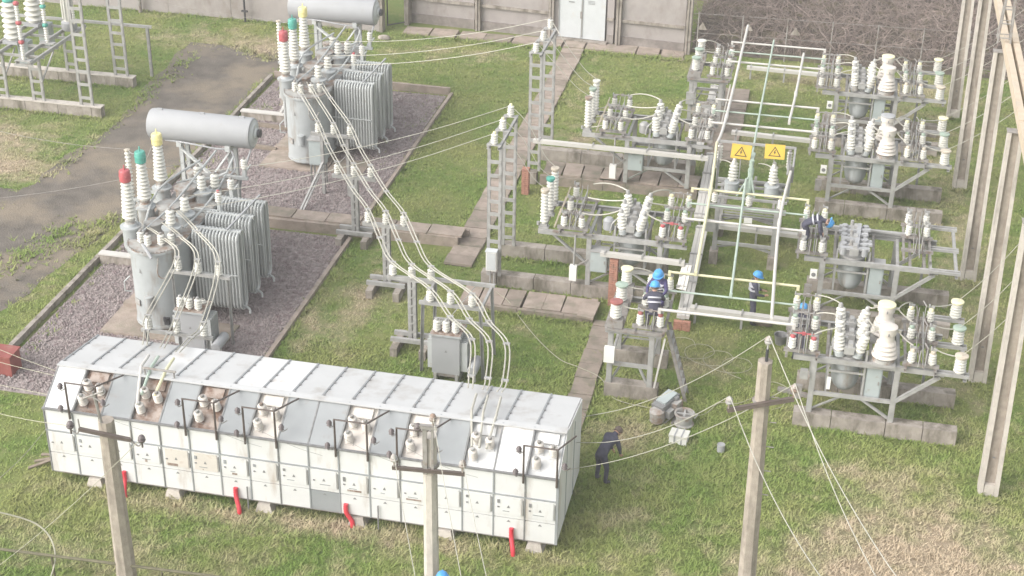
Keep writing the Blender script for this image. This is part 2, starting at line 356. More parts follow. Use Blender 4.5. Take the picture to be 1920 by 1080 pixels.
# cable duct of big blocks between the two pits, with cover slabs
D = blockwall('cable_duct', 'long low stone cable duct between the two gravel pits', 'cable duct', (-21.3, 42.35), (-10.7, 42.55), .16, .34, 1.25, SLAB)
for i in range(9):
    x0 = -20.9+i*1.15
    part(D, 'cover_slab', MB().box((x0+.55, 42.85+random.uniform(-.02, .02), .34+random.uniform(0, .02)), (1.11, .66, .06), (0, random.uniform(-.01, .01), random.uniform(-.012, .012))), SLAB if i % 3 else SLABD)
for i in range(8): part(D, 'block', MB().box((-20.6+i*1.35, 43.22, .15), (1.32, .15, .3)), SLAB)
# side stubs of the pits on the left, pale caps
for yy, lab in ((38.8, 'short pale wall stub in the nearer pit beside the kerb'), (50.9, 'short pale wall stub in the farther pit beside the kerb')):
    T = thing('wall_stub', lab, 'low wall', (-20.9, yy, 0)); part(T, 'wall', MB().b2(-21.25, -19.3, yy-.1, yy+.1, 0.0, .33), CONC); part(T, 'coping', MB().b2(-21.27, -19.28, yy-.13, yy+.13, .33, .38), TUBEW)
T = thing('rail_beam', 'pale beam and bent strut beside the farther transformer', 'beam', (-19.6, 52.3, 0)); part(T, 'beam', MB().b2(-20.3, -19.2, 52.4, 52.55, .35, .5), TUBEW); part(T, 'strut', MB().beam((-19.9, 52.2, .4), (-19.7, 50.9, .38), .1, .1), TUBEW); part(T, 'leg', MB().b2(-20.25, -20.1, 52.4, 52.55, 0, .35), CONC)

def path(name, label, x0, x1, y0, y1, along, step, mt, z=.05, jit=.02, th=.08):
    o = solo(name, label, None, MB().b2(x0+.03, x1-.03, y0+.03, y1-.03, .0, .006), EARTH, kind='structure')
    L = (y1-y0) if along == 'y' else (x1-x0); a = (y0 if along == 'y' else x0); end = a+L
    while a < end-.1:
        s = step*random.uniform(.86, 1.14); s = min(s, end-a)
        cx, cy_, dx, dy = ((x0+x1)/2, a+s/2, x1-x0, s-.03) if along == 'y' else (a+s/2, (y0+y1)/2, s-.03, y1-y0)
        m_ = SLABD if random.random() < .22 else mt
        part(o, 'slab', MB().box((cx+random.uniform(-jit, jit), cy_, z+random.uniform(-.012, .02)), (dx*random.uniform(.95, 1.0), dy, th), (random.uniform(-.015, .015), random.uniform(-.02, .02), random.uniform(-.02, .02))), m_)
        a += s
    return o
path('path', 'long concrete slab walkway running away between the lawns', -10.82, -9.9, 41.2, 61.6, 'y', .62, SLAB)
path('path', 'cross walkway of mossy slabs below the second left bay', -9.75, -5.65, 38.85, 39.85, 'x', .66, SLAB, .12, .03, .1)
path('path', 'narrow slab walkway running behind the switchgear house', -5.62, -4.98, 30.9, 38.8, 'y', .75, SLABD)
path('path', 'dark slab walkway under the busbars at the far end', -3.75, -2.6, 51.4, 58.6, 'y', .8, SLABD)
path('path', 'broken slab pavement along the foot of the plaster wall', -18.0, -5.7, 61.75, 62.6, 'x', 1.1, SLAB, .03, .06)
blockwall('walkway_edge', 'low stone edge in front of the mossy cross walkway', 'kerb', (-9.7, 38.78), (-5.65, 38.72), .12, .17, .8, SLABD)
solo('loose_slab', 'loose pale concrete slab tilted at the end of the cross walkway', 'slab', MB().box((-5.85, 39.05, .25), (.5, .95, .07), (.05, .04, -.06)), SLAB)
# covered duct at the far left bay
D = blockwall('cable_duct', 'stone cable duct with lifted cover slabs below the far left bay', 'cable duct', (-9.1, 47.9), (-3.6, 48.0), .16, .34, .75, SLABD)
for i in range(8): part(D, 'cover_slab', MB().box((-8.7+i*.68, 48.5, .36+random.uniform(0, .05)), (.63, 1.0, .06), (random.uniform(-.05, .03), random.uniform(-.04, .04), random.uniform(-.05, .05))), SLAB if i % 2 else SLABD)
part(D, 'back_wall', MB().b2(-9.1, -3.6, 49.05, 49.2, 0, .33), SLABD)

# ------------------------------------------------------------------ walls, door, gate, thicket behind
T = thing('boundary_wall', 'pale plastered boundary wall behind the road at the left', 'wall', (-27, 61.7, 0))
part(T, 'wall', MB().b2(-46, -19.05, 61.75, 62.0, 0, 3.2), PLASTER)
for x in np.arange(-44, -19, 3.0): part(T, 'joint_rib', MB().b2(x-.05, x+.05, 61.735, 61.75, 0.02, 3.15), PLASTER)
part(T, 'end_post', MB().b2(-19.05, -18.9, 61.65, 62.1, 0, 3.2), CONC)
T = thing('yard_gate', 'thin dark steel gate frame beside the boundary wall', 'gate', (-18.5, 62.6, 0))
g = MB()
for a, b in (((-18.85, 62.3, .1), (-18.85, 62.3, 2.4)), ((-18.2, 62.9, .1), (-18.2, 62.9, 2.4)), ((-18.85, 62.3, .14), (-18.2, 62.9, .14)), ((-18.85, 62.3, 2.4), (-18.2, 62.9, 2.4))): g.tube([a, b], .03, 6)
part(T, 'frame', g, BLACK)
part(T, 'post', MB().b2(-18.25, -18.05, 62.85, 63.05, 0, 2.6), CONC)
T = thing('lamp_post', 'thin dark post with bracket in front of the boundary wall', 'post', (-25.2, 61.5, 0)); part(T, 'pole', MB().tube([(-25.2, 61.5, 0), (-25.2, 61.5, 3)], .05, 8), BLACK); part(T, 'bracket', MB().b2(-25.34, -25.06, 61.45, 61.53, .45, .53), BLACK)
T = thing('lamp_post', 'dark post standing behind the tall ladder frame at far left', 'post', (-30.2, 61.5, 0)); part(T, 'pole', MB().tube([(-30.2, 61.5, 0), (-30.2, 61.5, 3)], .09, 8), STEELD); part(T, 'bracket', MB().b2(-30.34, -30.06, 61.38, 61.46, .7, .8), STEELD)
# plastered building with concrete frame
T = thing('plaster_building', 'plastered building with concrete posts, ledge and double steel door', 'building', (-12, 62.9, 0))
by = lambda x: 63.3-(x+18)*.07     # the wall runs slightly askew
ang = math.atan(-.07)
def wallbox(x0, x1, yo, d, z0, z1): 
    c = ((x0+x1)/2, by((x0+x1)/2)+yo, (z0+z1)/2); return MB().box(c, (x1-x0, d, z1-z0), (0, 0, ang))
for x0, x1 in ((-18.1, -15.1), (-14.85, -11.75), (-9.15, -8.85), (-8.5, -5.75)):
    part(T, 'upper_panel', wallbox(x0, x1, .12, .2, 1.2, 4.2), PLASTER)
    part(T, 'lower_panel', wallbox(x0, x1, .16, .2, .42, 1.08), PLASTER)
    part(T, 'plinth', wallbox(x0, x1, .12, .22, 0, .42), PLASTD)
    part(T, 'ledge', wallbox(x0, x1, .05, .24, 1.08, 1.2), CONC)
for x in (-18.2, -14.97, -11.65, -8.68, -5.65): 
    part(T, 'post', wallbox(x-.05, x+.05, -.06, .3, 0, 4.2), CONC); part(T, 'post', wallbox(x+.07, x+.17, -.02, .3, 0, 4.2), CONC)
part(T, 'core_wall', wallbox(-18.1, -5.7, .42, .2, 0, 4.2), PLASTER)
part(T, 'door_step', wallbox(-11.4, -9.1, -.1, .4, 0, .12), CONC)
for x0, x1 in ((-11.3, -10.28), (-10.26, -9.22)):
    dl = part(T, 'door', wallbox(x0, x1, .02, .08, .14, 2.3), DOORM)
    part(dl, 'hinge_strip', wallbox(x0, x0+.04, -.04, .03, .2, 2.25), STEEL)
part(dl, 'handle', wallbox(-10.32, -10.24, -.05, .04, 1.05, 1.35), STEELD)
for k in range(3): part(dl, 'printed_line', wallbox(-10.0, -9.7, -.03, .012, 1.72+k*.06, 1.735+k*.06), SEAM)
part(dl, 'printed_line', wallbox(-10.85, -10.6, -.03, .012, 1.72, 1.76), SEAM)
part(T, 'side_jamb', wallbox(-11.5, -11.32, .1, .2, 0, 4.2), PLASTER)

# thicket: bare tangled branches with dark litter below, and the wire fence in front of it
lt = MB(); 
gxs = np.linspace(-5.5, 11, 40); gys = np.linspace(62.6, 78, 36)
lt.v = [(x, y, .02+max(0, (y-62.9))*.10+.25*mnoise.noise(Vector((x*.7, y*.7, 0)))*min(1, y-62.6)) for y in gys for x in gxs]
lt.f = [(j*40+i, j*40+i+1, (j+1)*40+i+1, (j+1)*40+i) for j in range(35) for i in range(39)]
solo('bank', 'earth bank under the bare thicket', None, lt, EARTH, kind='structure', smooth=60)
br = MB()
for i in range(2300):
    x = random.uniform(-5.4, 10.5); y = random.uniform(62.7, 76); z = .0+max(0, y-62.9)*.1
    h = random.uniform(.25, 1.5) if y < 64 else random.uniform(.4, 2.2); p = Vector((x, y, z)); d = Vector((random.gauss(0, .5), random.gauss(0, .5), 1)).normalized(); pts = [p]
    for k in range(6):
        d = (d+Vector((random.gauss(0, .5), random.gauss(0, .5), random.gauss(-.18, .3)))).normalized(); p = p+d*h/3.2; pts.append(p)
    r0 = random.choice((.009, .010, .012, .012, .016, .02, .03)); br.tube(pts, [r0*(1-.12*k) for k in range(7)], 4, False)
    for s in range(3):
        q = pts[random.randint(2, 5)]; e = Vector((random.gauss(0, 1), random.gauss(0, 1), random.gauss(.1, .6))).normalized(); e2 = (e+Vector((random.gauss(0, .7), random.gauss(0, .7), random.gauss(0, .6)))).normalized()
        l = random.uniform(.2, .6); br.tube([q, q+e*l, q+e*l+e2*l], [r0*.6, r0*.5, r0*.3], 3, False)
o = solo('thicket', 'tangle of bare brown bushes behind the wire fence', 'thicket', br, BRUSH, kind='stuff')
T = thing('wire_fence', 'rusty wire fence on thin posts in front of the thicket', 'fence', (0, 62.5, 0))
for x in np.arange(-5.2, 9.5, 1.85): part(T, 'post', MB().tube([(x, 62.5+x*.04, 0), (x, 62.5+x*.04, 1.9)], .03, 6), STEELD)
for z in (.3, 1.0, 1.85): part(T, 'wire', MB().tube([(-5.4, 62.28, z), (9.5, 62.88, z)], .01, 4), STEELD)
for x, z in ((-5.0, 1.25), (-3.1, 1.35), (-1.15, 1.3)):
    part(T, 'warning_plate', MB().add([(x-.2, 62.2+x*.04, z), (x+.2, 62.2+x*.04, z), (x, 62.2+x*.04, z+.34), (x-.2, 62.22+x*.04, z), (x+.2, 62.22+x*.04, z), (x, 62.22+x*.04, z+.34)], [(0, 1, 2), (5, 4, 3), (0, 3, 4, 1), (1, 4, 5, 2), (2, 5, 3, 0)]), CONC)
    
# ------------------------------------------------------------------ grass
def grass(name, label, N, x0, x1, y0, y1, hmin, hmax, wmul=1., pts=None):
    px = rng.uniform(x0, x1, N*2); py = rng.uniform(y0, y1, N*2)
    # keep what lies in or near the picture
    keep = (px > -17.6-.56*(py-24)) & (px < 6.6+.075*(py-24)) & ~((px > -5.2) & (py > 62.7+rng.normal(0, .3, N*2))) & ~((px < -19) & (py > 61.8))
    for a, b, c, d in EXCL: keep &= ~((px > a) & (px < b) & (py > c) & (py < d))
    rl = np.array([ROADL(y) for y in np.linspace(20, 70, 200)]); rr_ = np.array([ROADR(y) for y in np.linspace(20, 70, 200)])
    l = np.interp(py, np.linspace(20, 70, 200), rl); r = np.interp(py, np.linspace(20, 70, 200), rr_)
    e = rng.normal(0, .22, N*2)
    keep &= ~((px > l+e) & (px < r-np.abs(e)*.6) & (py < 58.4+e*2)) & ~((px < -25.4) & (py > 41.7+e) & (py < 42.8+e))
    # a few tufts dotted on the road
    px, py = px[keep][:N], py[keep][:N]
    if pts is not None: px, py = pts
    n = len(px)
    dr = dry(px, py)
    cl = np.array([mnoise.noise(Vector((a*1.7, b*1.7, 0))) for a, b in zip(px, py)])
    B = 4; th = rng.uniform(0, 2*np.pi, (n, B)); h = rng.uniform(hmin, hmax, (n, B))*(.75+.5*cl)[:, None]; wd = rng.uniform(.010, .020, (n, B))*wmul
    lean = rng.uniform(.6, 2.2, (n, B))*h
    bx = px[:, None]+rng.normal(0, .035, (n, B)); by_ = py[:, None]+rng.normal(0, .035, (n, B))
    c, s = np.cos(th), np.sin(th)
    V = np.zeros((n, B, 3, 3), np.float32)
    V[:, :, 0] = np.stack([bx-s*wd, by_+c*wd, np.zeros_like(bx)], -1); V[:, :, 1] = np.stack([bx+s*wd, by_-c*wd, np.zeros_like(bx)], -1)
    V[:, :, 2] = np.stack([bx+c*lean, by_+s*lean, h], -1)
    V = V.reshape(-1, 3); nf = len(V)//3
    me = bpy.data.meshes.new(name); me.vertices.add(len(V)); me.vertices.foreach_set('co', V.ravel()); me.loops.add(len(V)); me.polygons.add(nf)
    me.loops.foreach_set('vertex_index', np.arange(len(V), dtype=np.int32)); me.polygons.foreach_set('loop_start', np.arange(0, len(V), 3, dtype=np.int32))
    a = me.attributes.new('dry', 'FLOAT', 'POINT'); a.data.foreach_set('value', np.repeat(dr, B*3).astype(np.float32)); me.update(); me.validate(); me.materials.append(GRASSB)
    o = bpy.data.objects.new(name, me); C.objects.link(o); o['kind'] = 'stuff'; o['label'] = label; o['category'] = 'grass'
grass('grass', 'short patchy grass covering the yard', 90000, -38, 10, 23, 62.5, .03, .09)
wl = []
for (ax, ay, bx_, by2, sd2, dens) in ([(.3, RYv-.16, 4.6, RYv-.16, .06, 26) for RYv in (34.7, 40.35, 47.95, 53.85)]+[(.3, RYv+1.68, 4.6, RYv+1.68, .06, 22) for RYv in (34.7, 40.35, 47.95)]+[(-21.5, 32, -21.55, 42.3, .1, 40), (-21.66, 43.6, -21.8, 55, .1, 24), (-14.08, 31.5, -14.03, 42, .06, 22), (-14.0, 43.5, -14.0, 55.2, .07, 22), (-9.4, 40.1, -3.9, 40.1, .06, 22), (-9.3, 42.1, -3.9, 42.1, .06, 22),
        (-4.75, 34.8, -3.2, 34.8, .06, 26), (-17.3, 27.75, -4.7, 27.75, .14, 34), (-4.6, 28, -4.55, 31, .1, 26), (-5.7, 31, -5.68, 38.7, .06, 22), (-4.92, 31, -4.9, 38.7, .06, 22), (-10.9, 43.6, -10.9, 61.5, .06, 18), (-9.83, 43.6, -9.83, 61.5, .06, 18), (-34, 49.5, -26.4, 49.5, .06, 26), (-34, 52.7, -26.5, 52.7, .06, 22), (-9.7, 38.62, -5.6, 38.62, .06, 24), (-18, 61.5, -5.6, 61.5, .15, 26), (-33, 61.6, -19, 61.6, .1, 22)]
        +[(5.0, yv-.25, 5.6, yv-.25, .12, 70) for yv in (32.76, 38.16, 44.27, 51.2, 57.9)]+[(-23.9, 37.5, -23.2, 41.2, .4, 70), (-22.4, 39.5, -22.3, 41.8, .22, 90), (-25.9, 44, -25.7, 57, .25, 22), (-24.6, 33, -24.2, 37, .3, 20), (-22.4, 57.3, -24.5, 58.6, .3, 90), (-15.5, 47, -14.4, 54, .4, 6), (-20.9, 44, -20.9, 54.5, .25, 8), (-20.8, 32.5, -21.1, 41.5, .12, 6)]):
    L_ = math.hypot(bx_-ax, by2-ay); k_ = int(L_*dens)+4; t_ = rng.uniform(0, 1, k_); wl.append(np.stack([ax+(bx_-ax)*t_+rng.normal(0, sd2, k_), ay+(by2-ay)*t_+rng.normal(0, sd2, k_)], 1))
wl = np.concatenate(wl)
grass('weeds', 'ragged weeds along the kerbs, plinths and road edges', 10, 0, 1, 0, 1, .07, .20, 1.25, (wl[:, 0], wl[:, 1]))
grass('grass', 'taller ragged grass in the front of the yard', 26000, -18, 7, 23, 36, .06, .14, 1.1)

# ------------------------------------------------------------------ power transformers
def radiator_mesh():
    b = MB()
    for i in range(14):
        x = -.66+i*1.32/13
        for s in (-1, 1):
            for d, dz in ((.26, 0), (.13, .12)):
                y = s*d; pts = [(x, s*.02, 2.44), (x, y*.45, 2.46-dz*.2), (x, y*.85, 2.40-dz*.6), (x, y, 2.28-dz), (x, y, .2+dz), (x, y*.85, .08+dz*.6), (x, y*.45, .02+dz*.2), (x, s*.02, .04)]
                b.tube(pts, .031, 6, False)
    return b
def racetrack(cx, y0, y1, r, n=12):
    P = [(cx+r*math.cos(a), y0+r*math.sin(a)) for a in (math.pi+math.pi*k/n for k in range(n+1))]
    return P+[(cx+r*math.cos(a), y1+r*math.sin(a)) for a in (math.pi*k/n for k in range(n+1))]
def transformer(dx, dy, label, where):
    def W(x, y, z): return (x+dx, y+dy, z)
    T = thing('power_transformer', label, 'transformer', W(-17.78, 37.6, .12), 'power transformers')
    cx = -17.78+dx
    part(T, 'tank', MB().prism(racetrack(cx, 35.62+dy, 39.9+dy, .72), .27, 2.66), TANK, 35)
    part(T, 'skid', MB().b2(cx-.5, cx+.5, 35.3+dy, 40.3+dy, .12, .27), STEELD)
    part(T, 'base_flange', MB().prism(racetrack(cx, 35.62+dy, 39.9+dy, .745), .30, .36), TANK, 35)
    part(T, 'rim', MB().prism(racetrack(cx, 35.62+dy, 39.9+dy, .79), 2.66, 2.72), TANK, 35)
    part(T, 'cover', MB().prism(racetrack(cx, 35.62+dy, 39.9+dy, .77), 2.72, 2.75), COVER, 35)
    b = MB()
    for k in range(46):
        a = k/46*2*math.pi; b.cyl((cx+.76*math.cos(a), (35.62 if math.sin(a) < 0 else 39.9)+dy+.76*math.sin(a), 2.75), .018, .03, 6)
    part(T, 'cover_bolts', b, STEELD)
    for (x, y), cm, cn in (((-18.55, 35.76), CRED, 'red'), ((-18.68, 37.06), CGRN, 'green'), ((-18.75, 38.37), CYEL, 'yellow')):
        tr = part(T, 'turret', MB().lathe([(.16, 2.25), (.24, 2.45), (.24, 3.02), (.30, 3.03), (.30, 3.08), (.2, 3.1), (.17, 3.17)], W(x, y, 0), 18), TANK, 35)
        part(tr, 'neck', MB().lathe([(.16, 3.17), (.12, 3.2), (.15, 3.25), (.15, 3.29)], W(x, y, 0), 14), COVER, 35)
        o = ins(T, 'hv', W(x, y, 3.29), cm, name='bushing'); o['label'] = 'tall white bushing with %s cap' % cn
    for x, y in ((-17.45, 36.05), (-17.4, 36.95), (-17.5, 38.45)):
        part(T, 'turret', MB().lathe([(.22, 2.75), (.22, 2.98), (.28, 2.99), (.28, 3.04), (.12, 3.06), (.10, 3.10)], W(x, y, 0), 16), TANK, 35); ins(T, 'lv', W(x, y, 3.10), STEELD, name='bushing')
    for x, y in ((-17.3, 38.95), (-18.0, 39.35)): part(T, 'turret', MB().lathe([(.2, 2.75), (.2, 2.92), (.12, 2.95)], W(x, y, 0), 14), TANK, 35); ins(T, 'lv', W(x, y, 2.95), STEELD, name='bushing')
    for x, y in ((-18.12, 35.45), (-17.85, 35.3), (-17.5, 35.42), (-17.25, 35.55)): ins(T, 'small', W(x, y, 2.75), STEELD, name='bushing')
    # manholes, domes and pipework on the cover
    for x, y, r, h in ((-18.1, 36.3, .26, .25), (-18.05, 37.3, .34, .34), (-18.0, 38.4, .3, .42), (-17.75, 39.6, .32, .2), (-18.3, 39.7, .2, .3)):
        part(T, 'manhole', MB().lathe([(r, 2.75), (r, 2.75+h*.8), (r*1.12, 2.75+h*.82), (r*1.12, 2.75+h), (r*.5, 2.79+h)], W(x, y, 0), 16), COVER, 35)
    for pts in (((-18.2, 35.6, 2.95), (-18.0, 36.6, 3.05), (-17.9, 37.6, 3.15), (-17.9, 39.4, 3.3), (-17.9, 40.6, 3.4)), ((-18.35, 36.2, 2.9), (-17.8, 36.5, 2.95), (-17.5, 37.5, 2.95)), ((-18.4, 37.6, 2.95), (-17.95, 37.85, 3.0), (-17.7, 38.2, 2.95), (-17.3, 39.5, 3.0)),
                ((-18.5, 38.9, 3.0), (-18.0, 39.0, 3.15), (-17.5, 39.3, 3.1), (-17.1, 39.5, 3.25)), ((-18.2, 35.8, 2.9), (-18.6, 37.8, 3.25), (-18.1, 39.8, 3.4)), ((-17.2, 36.3, 2.9), (-17.1, 37.6, 2.95), (-17.2, 39.2, 3.0), (-17.3, 40.5, 3.3))):
        part(T, 'pipe', MB().tube(spline([W(*q) for q in pts], 4), .035, 7), RAD, 40)
    part(T, 'lifting_lug', MB().tube(spline([W(-17.85, 34.98, 2.95), W(-17.62, 34.8, 2.8), W(-17.5, 34.72, 2.68)], 3), .045, 7), CONS, 40)
    # radiators
    tubes = shared('radiator_tubes', lambda: radiator_mesh().mesh('cooling_tubes', RAD, smooth=60))
    for k in range(3):
        y = 36.46+k*1.0
        r = part(T, 'radiator', MB().beam(W(-16.98, y, 2.86), W(-15.53, y, 2.86), .07, .11), RAD)
        part(r, 'lower_header', MB().beam(W(-16.98, y, .46), W(-15.53, y, .46), .07, .1), RAD)
        t = inst(r, 'cooling_tubes', tubes, W(-16.25, y, .42)); t['kind'] = 'stuff'
        part(r, 'tie_bar', MB().beam(W(-17.05, y-.31, 1.62), W(-15.6, y-.31, 1.62), .03, .03), RAD)
        part(r, 'drain_elbow', MB().tube(spline([W(-15.53, y, .46), W(-15.42, y-.05, .42), W(-15.40, y-.08, .3)], 3), .035, 7), RAD, 40)
        for z in (2.6, .46): part(r, 'inlet_pipe', MB().tube([W(-17.12, y, z), W(-16.98, y, z)], .07, 10), RAD, 40)
        part(r, 'inlet_riser', MB().tube([W(-16.98, y, 2.55), W(-16.98, y, 2.86)], .06, 8), RAD, 40)
    part(T, 'stay_rod', MB().beam(W(-15.9, 36.3, 2.98), W(-15.75, 38.6, 3.05), .05, .05), CONS)
    # side posts with small insulators for the outgoing wires
    for x, y, c in ((-16.66, 37.68, CRED), (-16.65, 38.62, STEELD), (-16.8, 40.08, STEELD)):
        br_ = part(T, 'bracket', MB().beam(W(-17.45, y, 2.82), W(x+.1, y, 2.82), .1, .09), RAD)
        part(br_, 'stem', MB().beam(W(x, y, 2.86), W(x, y, 3.12), .1, .1), RAD); part(br_, 'strut', MB().beam(W(x, y+.02, 3.0), W(x+.05, y+.4, 3.1), .04, .04), RAD)
        ins(T, 'small', W(x, y, 3.12), c)
    # conservator on its legs
    rot = Matrix.Rotation(math.pi/2, 3, 'Y'); zc = 3.86; yc = 41.15
    cs = part(T, 'conservator', MB().lathe([(.02, -1.74), (.34, -1.73), (.47, -1.68), (.485, -1.6), (.485, 1.6), (.47, 1.66), (.42, 1.68)], W(-18.52, yc, zc), 28, rot), CONS, 35)
    part(cs, 'end_flange', MB().lathe([(.42, 1.68), (.34, 1.70), (.30, 1.74), (.18, 1.75), (.16, 1.80), (.10, 1.82)], W(-18.52, yc, zc), 24, rot), RAD, 35)
    part(cs, 'gauge', MB().lathe([(.13, 1.82), (.13, 1.90), (.02, 1.91)], W(-18.52, yc, zc+.02), 16, rot), BLACK, 35)
    for x in (-19.9, -18.5, -17.2): part(cs, 'lug', MB().box(W(x, yc, zc+.5), (.16, .06, .06)), CONS)
    for x in (-19.2, -17.6):
        part(cs, 'saddle', MB().b2(x-.08+dx, x+.08+dx, yc-.4+dy, yc+.4+dy, 3.32, 3.5), RAD)
        for y in (40.95, 41.4): part(cs, 'leg', MB().chan(W(x, y, .12), W(x, y, 3.34), .12, .1), RAD)
        part(cs, 'brace', MB().ang(W(x, 40.95, 3.2), W(-17.9, 40.2, 2.7), .08), RAD)
    part(cs, 'feed_pipe', MB().tube(spline([W(-19.7, 40.9, 3.45), W(-18.9, 40.72, 3.5), W(-18.0, 40.75, 3.4), W(-17.5, 40.8, 3.35), W(-17.3, 40.6, 2.9), W(-17.4, 40.2, 2.75)], 5), .03, 7), CONS, 40)
    part(cs, 'breather_pipe', MB().tube(spline([W(-16.95, 41.2, 3.4), W(-16.9, 40.8, 3.3), W(-17.1, 40.4, 2.4), W(-17.1, 40.4, 1.5)], 5), .03, 7), CONS, 40)
    # arrester column on the left, its bracket
    part(T, 'side_bracket', MB().beam(W(-18.4, 38.1, 2.72), W(-19.7, 38.1, 2.72), .08, .08).beam(W(-18.4, 38.1, 1.9), W(-19.5, 38.1, 2.69), .05, .05), RAD)
    part(T, 'side_pipe', MB().tube([W(-19.55, 38.1, .1), W(-19.55, 38.1, 2.7)], .05, 8), RAD, 40)
    ins(T, 'tall', W(-19.6, 38.1, 2.76), CBRN, name='surge_arrester'); part(T, 'side_bracket', MB().beam(W(-18.5, 38.4, 2.86), W(-19.5, 38.4, 2.86), .08, .08), RAD); ins(T, 'rod', W(-19.42, 38.4, 2.9), STEELD, name='surge_arrester')
    # boxes and fittings on the rounded front
    part(T, 'front_box', MB().lathe([(.12, 1.0), (.12, 1.3), (.135, 1.31), (.135, 1.36), (.04, 1.38)], W(-17.78, 34.86, 0), 12), TANK, 35)
    part(T, 'name_plate', MB().box(W(-18.22, 35.02, 1.05), (.26, .02, .2), (0, 0, -.62)), COVER)
    part(T, 'valve', MB().box(W(-17.35, 34.98, .55), (.14, .12, .2)).cyl(W(-17.35, 34.85, .62), .05, .12, 8), BLACK)
    part(T, 'number_mark', MB().add([W(-18.02, 34.925, 2.05), W(-17.93, 34.905, 2.05), W(-17.99, 34.92, 2.2)], [(0, 1, 2)]), SEAM)
    part(T, 'conduit', MB().tube(spline([W(-17.4, 34.93, 2.6), W(-17.45, 34.9, 2.1), W(-17.3, 34.98, 1.95), W(-17.15, 35.1, 2.2)], 4), .02, 6), COVER, 40)
    part(T, 'ladder_pipe', MB().tube([W(-18.52, 35.3, 1.7), W(-18.66, 35.2, 1.55), W(-18.66, 35.2, 1.25), W(-18.5, 35.3, 1.2)], .02, 6), RAD)
    slab = thing('foundation_slab', 'stained concrete foundation slab under the %s transformer' % where, 'slab', W(-17.6, 37.6, 0))
    part(slab, 'slab', MB().b2(-19.35+dx, -16.95+dx, 34.72+dy, 42+dy, 0, .12), SLAB)
    part(slab, 'rail_sleeper', MB().b2(-19.3+dx, -18.62+dx, 36.2+dy, 36.4+dy, .12, .24), SLAB); part(slab, 'drain_cover', MB().b2(-16.9+dx, -15.6+dx, 34.9+dy, 36.0+dy, 0, .09), SLABD)
transformer(0, 0, 'big grey oil transformer nearer the camera, with white conservator drum', 'nearer')
transformer(.32, 12.05, 'big grey oil transformer farther back beside the road end', 'farther')

# auxiliary transformers
def aux(x, y, label, tilt=0):
    T = thing('auxiliary_transformer', label, 'transformer', (x+.4, y+.35, 0), 'auxiliary transformers')
    part(T, 'tank', MB().b2(x, x+.78, y, y+.62, .3, 1.48), CONS); part(T, 'rim', MB().b2(x-.05, x+.83, y-.05, y+.67, 1.48, 1.53), TANK)
    part(T, 'cover', MB().b2(x-.03, x+.81, y-.03, y+.65, 1.53, 1.56), RUSTP)
    for s in (x+.05, x+.65): part(T, 'foot', MB().b2(s, s+.08, y-.02, y+.64, 0, .3), STEEL)
    part(T, 'skirt', MB().b2(x+.02, x+.76, y+.02, y+.6, .2, .3), STEELD)
    for k in range(6): part(T, 'cooling_fin', MB().b2(x+.78, x+.98, y+.06+k*.1, y+.09+k*.1, .4, 1.3), RAD)
    for k in range(4): part(T, 'cooling_fin', MB().b2(x-.14, x, y+.08+k*.14, y+.11+k*.14, .4, 1.3), RAD)
    for k in range(3): ins(T, 'small', (x+.12+k*.26, y+.12, 1.56), STEEL, name='bushing')
    for k in range(3): ins(T, 'pin', (x+.12+k*.26, y+.46, 1.56), STEELD, pm=(DARKI if k == 1 else PORC), name='bushing')
    rot = Matrix.Rotation(math.pi/2, 3, 'X')
    part(T, 'expansion_drum', MB().lathe([(.02, -.36), (.13, -.35), (.145, -.32), (.145, .32), (.13, .35), (.02, .36)], (x+1.16, y+.2, .55), 16, rot), CONS, 35)
    part(T, 'drum_bracket', MB().beam((x+.7, y+.2, .42), (x+1.16, y+.2, .42), .06, .06).beam((x+1.16, y+.2, 0), (x+1.16, y+.2, .42), .05, .05), STEEL)
    part(T, 'mark', MB().add([(x+.36, y-.004, .98), (x+.44, y-.004, .98), (x+.40, y-.004, 1.06)], [(0, 1, 2)]), SEAM)
aux(-16.62, 34.05, 'small pale grey auxiliary transformer in front of the nearer big transformer')
aux(-9.42, 34.5, 'small pale auxiliary transformer standing alone on the grass')

# ------------------------------------------------------------------ 10 kV bus supports and twin busbars
def tpost(x, y, label, z0=0):
    T = thing('bus_support', label, 'bus support', (x, y, z0), 'steel T posts carrying the twin busbars')
    for s in (-.42, .42):
        for k in range(2): part(T, 'footing_block', MB().box((x+s, y-.35+k*.55, z0+.14), (.2, .53, .28), (0, 0, .02)), CONC)
    for s in (-.16, .16): part(T, 'base_channel', MB().chan((x-.6, y+s*1.2, z0+.34), (x+.6, y+s*1.2, z0+.34), .1, .12), STEEL)
    p = part(T, 'post', MB().chan((x-.07, y, z0+.3), (x-.07, y, 2.16), .1, .14, -1).chan((x+.07, y, z0+.3), (x+.07, y, 2.16), .1, .14, 1), STEEL)
    for k in range(6): part(p, 'lacing', MB().beam((x-.09, y-.075, z0+.5+k*.28), (x+.09, y-.075, z0+.62+k*.28), .008, .05), STEEL)
    part(T, 'crossarm', MB().chan((x-.72, y, 2.22), (x+.72, y, 2.22), .1, .12), STEEL)
    for d in (-.55, 0, .55): ins(T, 'small', (x+d, y, 2.28), STEEL)
    return T
tpost(-14.0, 42.2, 'steel T post on the stone duct, first below the farther transformer')
tpost(-12.05, 39.15, 'steel T post standing in grass beside the gravel kerb, middle one')
tpost(-10.4, 36.1, 'steel T post standing in grass just behind the lone auxiliary transformer')
T = thing('busbar_stand', 'galvanised table frame with three insulators over the lone auxiliary transformer', 'bus support', (-8.95, 35.4, 0))
for x in (-9.75, -8.15):
    for y in (34.85, 36.2): part(T, 'leg', MB().ang((x+(-.08 if x < -9 else .08), y+.05, 0), (x, y, 2.24), .08), STEEL)
